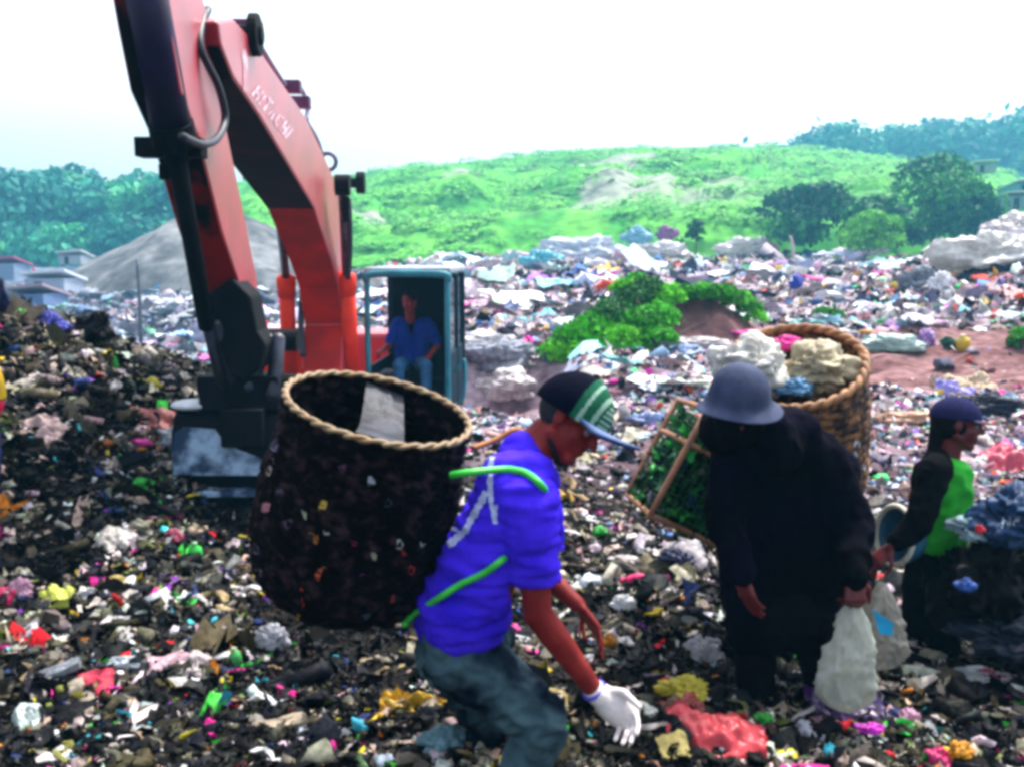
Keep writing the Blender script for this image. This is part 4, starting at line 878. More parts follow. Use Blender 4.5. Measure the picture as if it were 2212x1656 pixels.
hc2 = P(1598, 866, Ym - .30); uu = (CU * .96 + CB * .28 + CR * -.02).normalized(); rx_ = CR; fy = uu.cross(rx_)
for (z, r_) in prof:
    for k in range(nh):
        a = 2 * math.pi * k / nh; V.append(hc2 + uu * (z + (.006 * math.sin(2 * a) if r_ > .13 else 0)) + (rx_ * math.cos(a) + fy * math.sin(a)) * r_ * (1 + .02 * math.sin(3 * a)))
F = [(i * nh + k, i * nh + (k + 1) % nh, (i + 1) * nh + (k + 1) % nh, (i + 1) * nh + k) for i in range(len(prof) - 1) for k in range(nh)] + [tuple((len(prof) - 1) * nh + k for k in range(nh))]
o = obj('hat', V, F, HATM, hm_, True); sl = o.modifiers.new('s', 'SOLIDIFY'); sl.thickness = .004; o.modifiers.new('ss', 'SUBSURF').render_levels = 1
# bags in the hand
def bag(c, w, h, d, label, m_, seed, top=None, name='plastic_bag', patch=None, lean=0):
    V = []; n = 72; ro = 64; c = Vector(c)
    for i in range(ro):
        s = i / (ro - 1); r = .16 + .84 * math.sin(math.pi * min(1, s * .62 + .02)) if s < .8 else .16 + .84 * math.sin(math.pi * .516) * math.sqrt(max(0, 1 - ((s - .8) / .2) ** 2)) * .98
        if s < .8: r = .14 + .86 * (1 - (1 - s / .8) ** 1.8)
        for k in range(n):
            a = 2 * math.pi * k / n; q = Vector((math.cos(a) * 1.2, math.sin(a) * 1.2, s * 2.2 + seed)); e = 1 + .34 * (.45 - abs(mnoise.noise(q * 1.7)) * 2.2) + .16 * (.4 - abs(mnoise.noise(q * 4.2)) * 2) + .05 * mnoise.noise(q * 9) + .08 * math.sin(a * 7 + seed) * (1 - s)
            V.append(c + Vector((math.cos(a) * w / 2 * r * e + lean * s, math.sin(a) * d / 2 * r * e, h * (1 - s))))
    F = [(i * n + k, i * n + (k + 1) % n, (i + 1) * n + (k + 1) % n, (i + 1) * n + k) for i in range(ro - 1) for k in range(n)] + [tuple((ro - 1) * n + k for k in range(n))]
    o = obj(name, V, F, m_, None, True, c); return tag(o, label, 'plastic bag')
WB = plastic_mat('white_film', (.60, .63, .57), .45, .93)
bag(P(1832, 1532, Ym - .28), .2, P(1832, 1285, Ym - .28).z - P(1832, 1532, Ym - .28).z, .15, 'crumpled white plastic bag hanging from the hand of the person in the domed hat', WB, 1.3, lean=-.01)
bag(P(1896, 1440, Ym + .06), .2, P(1905, 1255, Ym).z - P(1905, 1440, Ym).z, .16, 'grey see-through plastic bag hanging behind the white carried bag', plastic_mat('grey_film', (.3, .3, .27), .4, .7), 5.1)
o = MB().add([P(x, y, Ym - .1) for x, y in ((1885, 1315), (1930, 1345), (1928, 1372), (1900, 1368), (1893, 1345))] + [P(x, y, Ym - .09) for x, y in ((1885, 1315), (1930, 1345), (1928, 1372), (1900, 1368), (1893, 1345))], [(0, 1, 2, 3, 4), (9, 8, 7, 6, 5)] + [(i, i + 5, (i + 1) % 5 + 5, (i + 1) % 5) for i in range(5)]).build('wrapper', simple((.02, .4, .75), .4), None, origin=P(1908, 1345, Ym - .1)); tag(o, 'bright blue wrapper stuck on the grey see-through bag', 'wrapper')
# brown basket on his back
BW = mat('brown_wicker', (.30, .13, .05), .8, c2=(.02, .008, .008), scale=22, thr=(.44, .62), bump=.8, bscale=34, bdist=.015)
t2 = P(1712, 790, 4.05); d2 = (P(1712, 790, 4.05) - P(1782, 1105, 4.05)).normalized()
bk2 = empty('basket', P(1765, 1105, 4.05), 'brown wicker basket full of sacks on the back of the person in the domed hat', 'basket')
bw2 = basket(t2, d2 * .88 + CB * .47, .74, [(0, .282), (.2, .288), (.5, .29), (.8, .275), (1, .24)], CR, BW, mat('rim_tan', (.42, .2, .08), .6, c2=(.2, .08, .03), scale=20), bk2, rim_r=.018)
scraps(bvh(bw2), [(1880 - 35, 985, 8, 14, 0, (.6, .65, .65)), (1848, 960, 10, 12, .3, (.55, .6, .65)), (1835, 1000, 8, 10, 0, (.4, .4, .45)), (1862, 1010, 9, 10, 0, (.7, .7, .75)), (1800, 940, 16, 30, -.6, (.5, .25, .04)), (1880, 1075, 10, 8, 0, (.5, .1, .05))], bk2, 'caught_scrap')
# netted crate on the left of him
ca = empty('crate', P(1450, 1140, 4.15), 'wooden framed netting crate of green bottles left of the person in black', 'crate')
O_ = P(1405, 1112, 3.85); e1 = P(1405, 1112, 3.85) - P(1405, 1112, 3.85); ax1 = P(1570, 1190, 4.15) - O_; ax2 = P(1528, 885, 3.85) - O_; ax3 = P(1355, 1068, 4.3) - O_
WOOD = mat('pale_lath', (.45, .2, .09), .7, c2=(.3, .14, .08), scale=20)
def lath(a, b2, nm='lath', r=.013): MB().tube([a, (a + b2) / 2 + Vector((0, 0, .004)), b2], r, 6, 2).build(nm, WOOD, ca, True)
for a, b2 in ((O_, O_ + ax2), (O_, O_ + ax1), (O_, O_ + ax3), (O_ + ax3, O_ + ax3 + ax2), (O_ + ax2, O_ + ax2 + ax3), (O_ + ax1, O_ + ax1 + ax2), (O_ + ax2, O_ + ax2 + ax1), (O_ + ax3, O_ + ax3 + ax1), (O_ + ax1, O_ + ax1 + ax3), (O_ + ax2 * .68, O_ + ax2 * .68 + ax3), (O_ + ax2 * .68, O_ + ax2 * .68 + ax1 * .6)): lath(a, b2)
m = MB()
for k in range(1, 12):
    s = k / 12
    for (a, b2, c_) in ((O_, ax3, ax2), (O_, ax1, ax2), (O_, ax1, ax3)):
        m.tube([a + b2 * s, a + b2 * s + c_], .0022, 4, 1); m.tube([a + c_ * s, a + c_ * s + b2], .0022, 4, 1)
m.build('netting', simple((.05, .2, .07), .6), ca)
b = Batch(); n = 1500; U = RNG.random((n, 3)); pos = np.array(O_[:]) + U[:, :1] * np.array(ax1[:]) * .95 + U[:, 1:2] * np.array(ax2[:]) * .93 + U[:, 2:] * np.array(ax3[:]) * .95
gc = pick([((.02, .25, .04), 4), ((.05, .4, .05), 4), ((.01, .08, .03), 6), ((.004, .02, .015), 6), ((.02, .08, .1), 2), ((.3, .3, .35), 1), ((.12, .5, .12), 2)], n); top_ = (U[:, 1] * .8 + .2)[:, None]
b.add(SH4, pos, RNG.uniform(.03, .09, n), np.stack([np.ones(n), RNG.uniform(.3, .7, n), np.ones(n)], -1), gc, 1.2, (.08, .08, .15)); fill = b.build('green_scrap_fill', tm_, None); fill.parent = ca; fill.location = -org(ca); tag(fill, kind='stuff')
# sacks in the brown basket
def crumple(name, c, sz, col, label, cat, seed, rough=.6, flat=0, rot=0, film=False, group=None, sub=5):
    bm = bmesh.new(); bmesh.ops.create_icosphere(bm, subdivisions=sub, radius=.5); V = []
    cr_, sr_ = math.cos(rot), math.sin(rot)
    for v in bm.verts:
        q = v.co.copy(); nn = mnoise.noise(q * 2.6 + Vector((seed, 0, 0))); n2 = abs(mnoise.noise(q * 5.5 + Vector((0, seed, 0)))); n3 = .5 - 2.2 * abs(mnoise.noise(q * 8 + Vector((0, 0, seed)))) + .7 * (.4 - abs(mnoise.noise(q * 17 + Vector((0, 0, seed)))))
        e = 1 + .55 * nn - .5 * n2 + .16 * n3; p = Vector((q.x * sz[0], q.y * sz[1], q.z * sz[2])) * e
        V.append(Vector(c) + Vector((p.x * cr_ - p.y * sr_, p.x * sr_ + p.y * cr_, p.z)))
    F = [tuple(x.index for x in f.verts) for f in bm.faces]; bm.free()
    m_ = plastic_mat('film', col, .25) if film else simple(col, rough, bump=.4, bscale=25, var=.45)
    o = obj(name, V, F, m_, None, True, Vector(c)); return tag(o, label, cat, group)
crumple('sack', P(1625, 790, 3.98), (.30, .26, .24), (.80, .77, .70), 'bulging white sack in the brown basket beside the domed hat', 'sack', 3.3)
crumple('sack', P(1762, 795, 4.02), (.28, .26, .2), (.5, .42, .27), 'crumpled beige sack in the right half of the brown basket', 'sack', 8.1)
crumple('cloth', P(1700, 742, 4.15), (.15, .1, .06), (.85, .03, .35), 'hot pink cloth on top of the brown basket', 'cloth', 5.7)
crumple('plastic_bag', P(1715, 835, 3.9), (.16, .12, .08), (.12, .3, .5), 'small blue bag at the near rim of the brown basket', 'plastic bag', 9.7)
# --- woman in green
Yw = 4.3
wm = empty('person', (P(2040, 1400, Yw).x, Yw, hz(1.9, Yw)), 'person in navy cap, green shirt and dark sleeves facing right among the rubbish', 'person')
hw_ = P(2068, 915, Yw); f3 = (CR * .93 + CB * .25 - CU * .1).normalized()
m = MB(); A3 = head(m, hw_, f3, CU, .95); m.caps(hw_ - CU * .03 - CR * .02, .05, P(2045, 1000, Yw), .055)
s1, s2 = P(2020, 1020, Yw - .17), P(2035, 1015, Yw + .15); e1_, w1 = P(1985, 1130, Yw - .25), P(1925, 1182, Yw - .25)
m.caps(s1, .045, e1_, .038); m.caps(e1_, .036, w1, .025); hand(m, w1, (w1 - e1_), Vector((0, .5, -1)), 1, .6, .95); e2, w2 = P(2075, 1120, Yw + .12), P(2100, 1190, Yw + .05); m.caps(s2, .045, e2, .038); m.caps(e2, .035, w2, .025); hand(m, w2, (w2 - e2), Vector((-.5, 0, -1)), 1, .5, .95)
m.blob('body', SKIN2, wm, .007, 3); eyes(A3, wm)
m = MB(); m.caps(P(2055, 1030, Yw - .05), .09, P(2032, 1150, Yw - .03), .12); m.caps(P(2052, 1030, Yw + .08), .08, P(2035, 1150, Yw + .06), .105); m.caps(P(2035, 1150, Yw - .04), .11, P(2030, 1175, Yw), .105)
m.blob('green_shirt', mat('shirt_green', (.02, .5, .02), .8, c2=(.012, .3, .012), scale=6, bump=.3), wm, .01, 5, (.01, 9, 9, 9), cut=lambda v: (v - P(2030, 1192, Yw)).dot(CU) > 0)
m = MB(); m.caps(s1, .07, e1_, .058); m.caps(e1_, .055, P(1940, 1172, Yw - .25), .042); m.caps(P(2005, 1020, Yw - .1), .065, P(1990, 1130, Yw - .06), .055); m.caps(s2, .062, e2, .05); m.caps(P(2025, 1000, Yw - .03), .06, s1, .07)
m.blob('dark_jacket', BLK, wm, .01, 5, (.01, 9, 9, 9))
m = MB(); m.caps(P(2030, 1190, Yw), .12, P(2050, 1300, Yw - .1), .09); m.caps(P(2050, 1300, Yw - .1), .085, P(2035, 1410, Yw - .05), .065); m.caps(P(2010, 1190, Yw + .05), .11, P(1990, 1300, Yw + .05), .085); m.caps(P(1990, 1300, Yw + .05), .08, P(1985, 1420, Yw + .1), .06)
m.blob('trousers', BLK, wm, .012, 5, (.01, 9, 9, 9))
m = MB(); m.ell(A3(-.03, 0, .01), .09, .082, .10, f3, f3.cross(CU), CU); m.caps(A3(-.07, 0, -.02), .05, A3(-.09, 0, -.16), .03); m.blob('hair', simple((.005, .005, .007), .8), wm, .008, 3, cut=lambda v: (v - A3(0, 0, 0)).dot(f3) < .035)
cp3 = cap_dome(A3, 1, .118, .108, .094, (-.012, 0, .02), lambda a, p: (.018, .018, .07), 'cap', wm, capm)
V = []
for i in range(nb):
    a = -1.1 + 2.2 * i / (nb - 1); V += [A3(.105 * math.cos(a), .09 * math.sin(a), .02), A3(.105 * math.cos(a) + .06 * math.cos(a), .09 * math.sin(a), .012)]
o = obj('brim', V, [(2 * i, 2 * i + 1, 2 * i + 3, 2 * i + 2) for i in range(nb - 1)], simple((.02, .02, .09), .7), cp3, True); sl = o.modifiers.new('s', 'SOLIDIFY'); sl.thickness = .006
crumple('hair_clip', A3(-.045, -.092, -.03), (.03, .02, .02), (.6, .05, .5), None, None, 2.2); hcp = bpy.context.scene.objects[-1] if False else COL.objects[-1]; hcp.parent = wm; hcp.location = hcp.location - org(wm)
# tub she carries
tb_ = empty('tub', P(1950, 1160, Yw - .1), 'tilted blue plastic tub with a thick white rim beside the person in green', 'tub')
tc_ = P(1932, 1155, Yw - .15); ta = (CR * -.93 + CB * .25 + CU * .1).normalized()
MB().rev(tc_, -ta, [(0, .125), (.05, .12), (.09, .1), (.10, .06)], 32, cap=False).build('tub_wall', simple((.03, .14, .25), .4), tb_, True).modifiers.new('s', 'SOLIDIFY').thickness = .005
rr_ = MB(); r1 = ta.orthogonal().normalized(); r2 = ta.cross(r1)
rr_.tube([tc_ + (r1 * math.cos(k * math.pi / 12) + r2 * math.sin(k * math.pi / 12)) * .127 for k in range(25)], .012, 8, 2); rr_.build('tub_rim', simple((.75, .74, .62), .5), tb_, True)
# --- heaped sacks at the right edge
Yr = 4.0
crumple('sack', P(2195, 1118, Yr), (.34, .3, .26), (.012, .055, .16), 'slumped denim blue sack with white lettering at the right photo edge', 'sack', 15.2, rot=.25)
crumple('sack', P(2120, 1260, Yr + .02), (.38, .34, .42), (.0015, .0015, .003), 'black sack behind the small blue ball at the right', 'sack', 11.2, rot=.4)
crumple('sack', P(2225, 1290, Yr + .1), (.4, .34, .44), (.002, .002, .006), 'black sack at the photo edge under the denim blue sack', 'sack', 12.9)
crumple('sack', P(2185, 1375, Yr - .12), (.42, .3, .2), (.003, .008, .03), 'dark navy sack lowest of the heap at the right edge', 'sack', 14.1)
lt = MB(); bs_ = bvh(bpy.data.objects[[o.name for o in bpy.data.objects if 'denim blue sack with' in str(o.get('label'))][0]])
for pts in ([(2163, 1142), (2168, 1120)], [(2168, 1120), (2180, 1138)], [(2180, 1138), (2184, 1116)], [(2190, 1136), (2194, 1114)], [(2196, 1114), (2206, 1112)], [(2194, 1125), (2204, 1122)]):
    V = []
    for k in range(5):
        x = pts[0][0] + (pts[1][0] - pts[0][0]) * k / 4; y = pts[0][1] + (pts[1][1] - pts[0][1]) * k / 4
        a_1 = onto(bs_, x - 2.4, y - 1, .006); a_2 = onto(bs_, x + 2.4, y + 1, .006)
        if a_1 and a_2: V += [a_1, a_2]
    if len(V) > 3: lt.add(V, [(2 * k, 2 * k + 1, 2 * k + 3, 2 * k + 2) for k in range(len(V) // 2 - 1)])
if lt.V: lt.build('lettering', simple((.45, .55, .65), .7), [o for o in bpy.data.objects if 'denim blue sack with' in str(o.get('label'))][0])
crumple('sack', P(2118, 1138, Yr + .05), (.24, .2, .11), (.42, .62, .68), 'pale blue sack between the person in green and the denim blue sack', 'sack', 6.4, rot=.2)
crumple('cloth', P(2116, 1142, Yr - .1), (.035, .03, .04), (.8, .03, .06), 'small red rag on the pale blue sack', 'rag', 2.4)
crumple('lump', P(2085, 1262, Yr - .2), (.07, .06, .05), (.03, .1, .4), 'small blue bottle cap resting against the black sack at right', 'lump', 7.4)  # blue bottle cap, shaped as a plain rounded lump
# --- person cut by the left edge
Yl = 5.2
pl2 = empty('person', (P(-35, 1050, Yl).x, Yl, hz(-2.7, Yl)), 'figure in a yellow and red sleeved shirt cut by the left photo edge', 'person')
m = MB(); A5 = head(m, P(-60, 700, Yl), CR, CU, 1); m.caps(P(-62, 720, Yl), .055, P(-65, 790, Yl), .065); sq = P(-25, 800, Yl - .12); eq = P(10, 880, Yl - .15); wq = P(-10, 960, Yl - .2); m.caps(sq, .045, eq, .04); m.caps(eq, .036, wq, .026); hand(m, wq, Vector((-.3, 0, -1)), Vector((0, 1, 0)), 1, .5)
m.blob('body', SKIN2, pl2, .008, 3); eyes(A5, pl2)
m = MB(); m.caps(P(-70, 800, Yl), .13, P(-70, 940, Yl), .14); m.blob('dark_vest', mat('vest_indigo', (.02, .01, .12), .8), pl2, .012, 4, (.012, 7, 7, 9))
m = MB(); m.tube([P(-35, 775, Yl - .1), P(-5, 790, Yl - .15), P(12, 825, Yl - .17), P(17, 862, Yl - .17)], .05, 12); m.blob('yellow_sleeve', simple((.8, .5, .01), .7), pl2, .009, 3)
m = MB(); m.tube([P(17, 862, Yl - .17), P(8, 885, Yl - .17), P(-20, 900, Yl - .17)], .046, 12); m.blob('red_cuff', simple((.8, .01, .08), .7), pl2, .009, 3)
m = MB(); m.caps(P(-40, 960, Yl), .15, P(-20, 1060, Yl), .1); m.caps(P(-20, 1060, Yl), .09, P(-25, 1180, Yl), .07); m.caps(P(-70, 960, Yl), .13, P(-80, 1180, Yl), .07); m.blob('blue_trousers', mat('trouser_blue', (.008, .015, .25), .8, c2=(.004, .006, .05), scale=4), pl2, .012, 4, (.012, 7, 7, 9))
pl2.location.x -= .06
# --- operator
Yo = 11.75
op = empty('person', P(885, 860, Yo), 'excavator operator in a blue shirt seated inside the teal cab', 'person')
op.location.z = hz(0, 0) * 0 + .2; ORG[op.name] = Vector(op.location)
OP = lambda x, y, d=0: P(x, y, Yo + d)
m = MB(); A6 = head(m, OP(884, 652), CB * .9 - CU * .3 - CR * .3, CU, 1); m.caps(OP(884, 660), .05, OP(886, 690), .06)
m.caps(OP(855, 705), .05, OP(838, 748, -.2), .042); m.caps(OP(838, 748, -.2), .04, OP(826, 757, -.4), .028); hand(m, OP(826, 757, -.4), Vector((-.3, -1, -.1)), Vector((0, 0, -1)), 1, .6); m.caps(OP(930, 710), .05, OP(945, 748, -.1), .042); m.caps(OP(945, 748, -.1), .04, OP(928, 768, -.3), .03); hand(m, OP(928, 768, -.3), Vector((-.2, -1, -.3)), Vector((0, 0, -1)), -1, .6)
m.blob('body', SKIN, op, .011, 2); eyes(A6, op)
m = MB(); m.caps(OP(865, 705), .1, OP(875, 775), .12); m.caps(OP(912, 705), .1, OP(905, 775), .12); m.caps(OP(860, 700), .08, OP(842, 738, -.15), .06); m.caps(OP(925, 702), .08, OP(943, 738, -.08), .06)
m.blob('blue_shirt', mat('operator_blue', (.008, .035, .33), .8, spec=.1), op, .013, 4, (.01, 7, 7, 9))
m = MB(); m.caps(OP(872, 785), .1, OP(862, 790, -.45), .08); m.caps(OP(908, 785), .1, OP(920, 790, -.45), .08); m.caps(OP(862, 790, -.45), .075, OP(862, 870, -.45), .06); m.caps(OP(920, 790, -.45), .075, OP(922, 870, -.45), .06)
m.blob('jeans', mat('operator_jeans', (.04, .15, .32), .8, spec=.1), op, .013, 4)
m = MB(); m.ell(A6(-.02, 0, .045), .1, .084, .085, CB, CR, CU); m.blob('hair', simple((.005, .005, .007), .8), op, .01, 2)
# ------------------------------------------------------------------ distant shacks, poles, tarps
def shack(dx, dy, Y, w, h, d, wallc, roofc, label, lean=.25):
    w *= .8; h *= .8; c = P(dx, dy + 6, Y); t = empty('shack', c, label, 'shack', 'shacks behind the rubbish field')
    MB().box(c + ZV * h / 2, (w / 2, 0, 0), (0, d / 2, 0), (0, 0, h / 2)).build('wall', simple(wallc, .8), t)
    MB().box(c + ZV * (h * 1.06), (w / 2 * 1.15, 0, lean * .3), (0, d / 2 * 1.2, -lean), (0, 0, .05)).build('roof', simple(roofc, .7), t)
    MB().box(c + ZV * h * .45 - Vector((w * .15, d / 2 + .004, 0)), (w * .1, 0, 0), (0, .01, 0), (0, 0, h * .4)).build('doorway', simple((.02, .02, .03), .9), t)
shack(15, 600, 60, 2.4, 1.3, 2, (.25, .32, .45), (.5, .12, .25), 'shack with a faded red roof at the far left edge')
shack(165, 565, 70, 1.9, .8, 2, (.4, .42, .45), (.8, .75, .72), 'small white roofed shack at the foot of the grey hill')
shack(120, 640, 45, 2.2, 1.2, 2, (.4, .45, .55), (.85, .87, .9), 'wide white roofed shack in front of the small one')
shack(90, 665, 36, 1.4, .8, 2, (.15, .22, .4), (.4, .3, .35), 'dark blue walled shack below the wide white roof')
shack(2112, 370, 95, 2.6, 1.0, 3, (.3, .35, .35), (.85, .85, .8), 'white roofed hut among the trees at upper right')
shack(2180, 450, 70, 2.4, 1.2, 3, (.2, .3, .35), (.7, .65, .75), 'pale roofed hut low at the right photo edge')
shack(2195, 412, 75, 1.8, .8, 3, (.1, .3, .35), (.75, .8, .85), 'upper pale hut at the right edge above the low one')
def pole(dx, dyb, dyt, Y, r, label, c=(.12, .14, .18)):
    a, b2 = P(dx, dyb, Y), P(dx - 8, dyt, Y); o = MB().tube([a - ZV * .3, (a + b2) / 2 + CR * .02, b2], lambda s: r * (1 - .4 * s), 8, 3).build('pole', simple(c, .8), None, True, origin=a); tag(o, label, 'pole')
pole(303, 715, 560, 20, .05, 'thin grey pole standing left of the excavator on the hazy ground')
pole(80, 608, 578, 50, .12, 'short pinkish post beside the far left shacks', (.6, .1, .25))
pole(1715, 545, 510, 45, .08, 'short pale post at the hill foot left of the pale bush', (.6, .45, .5))
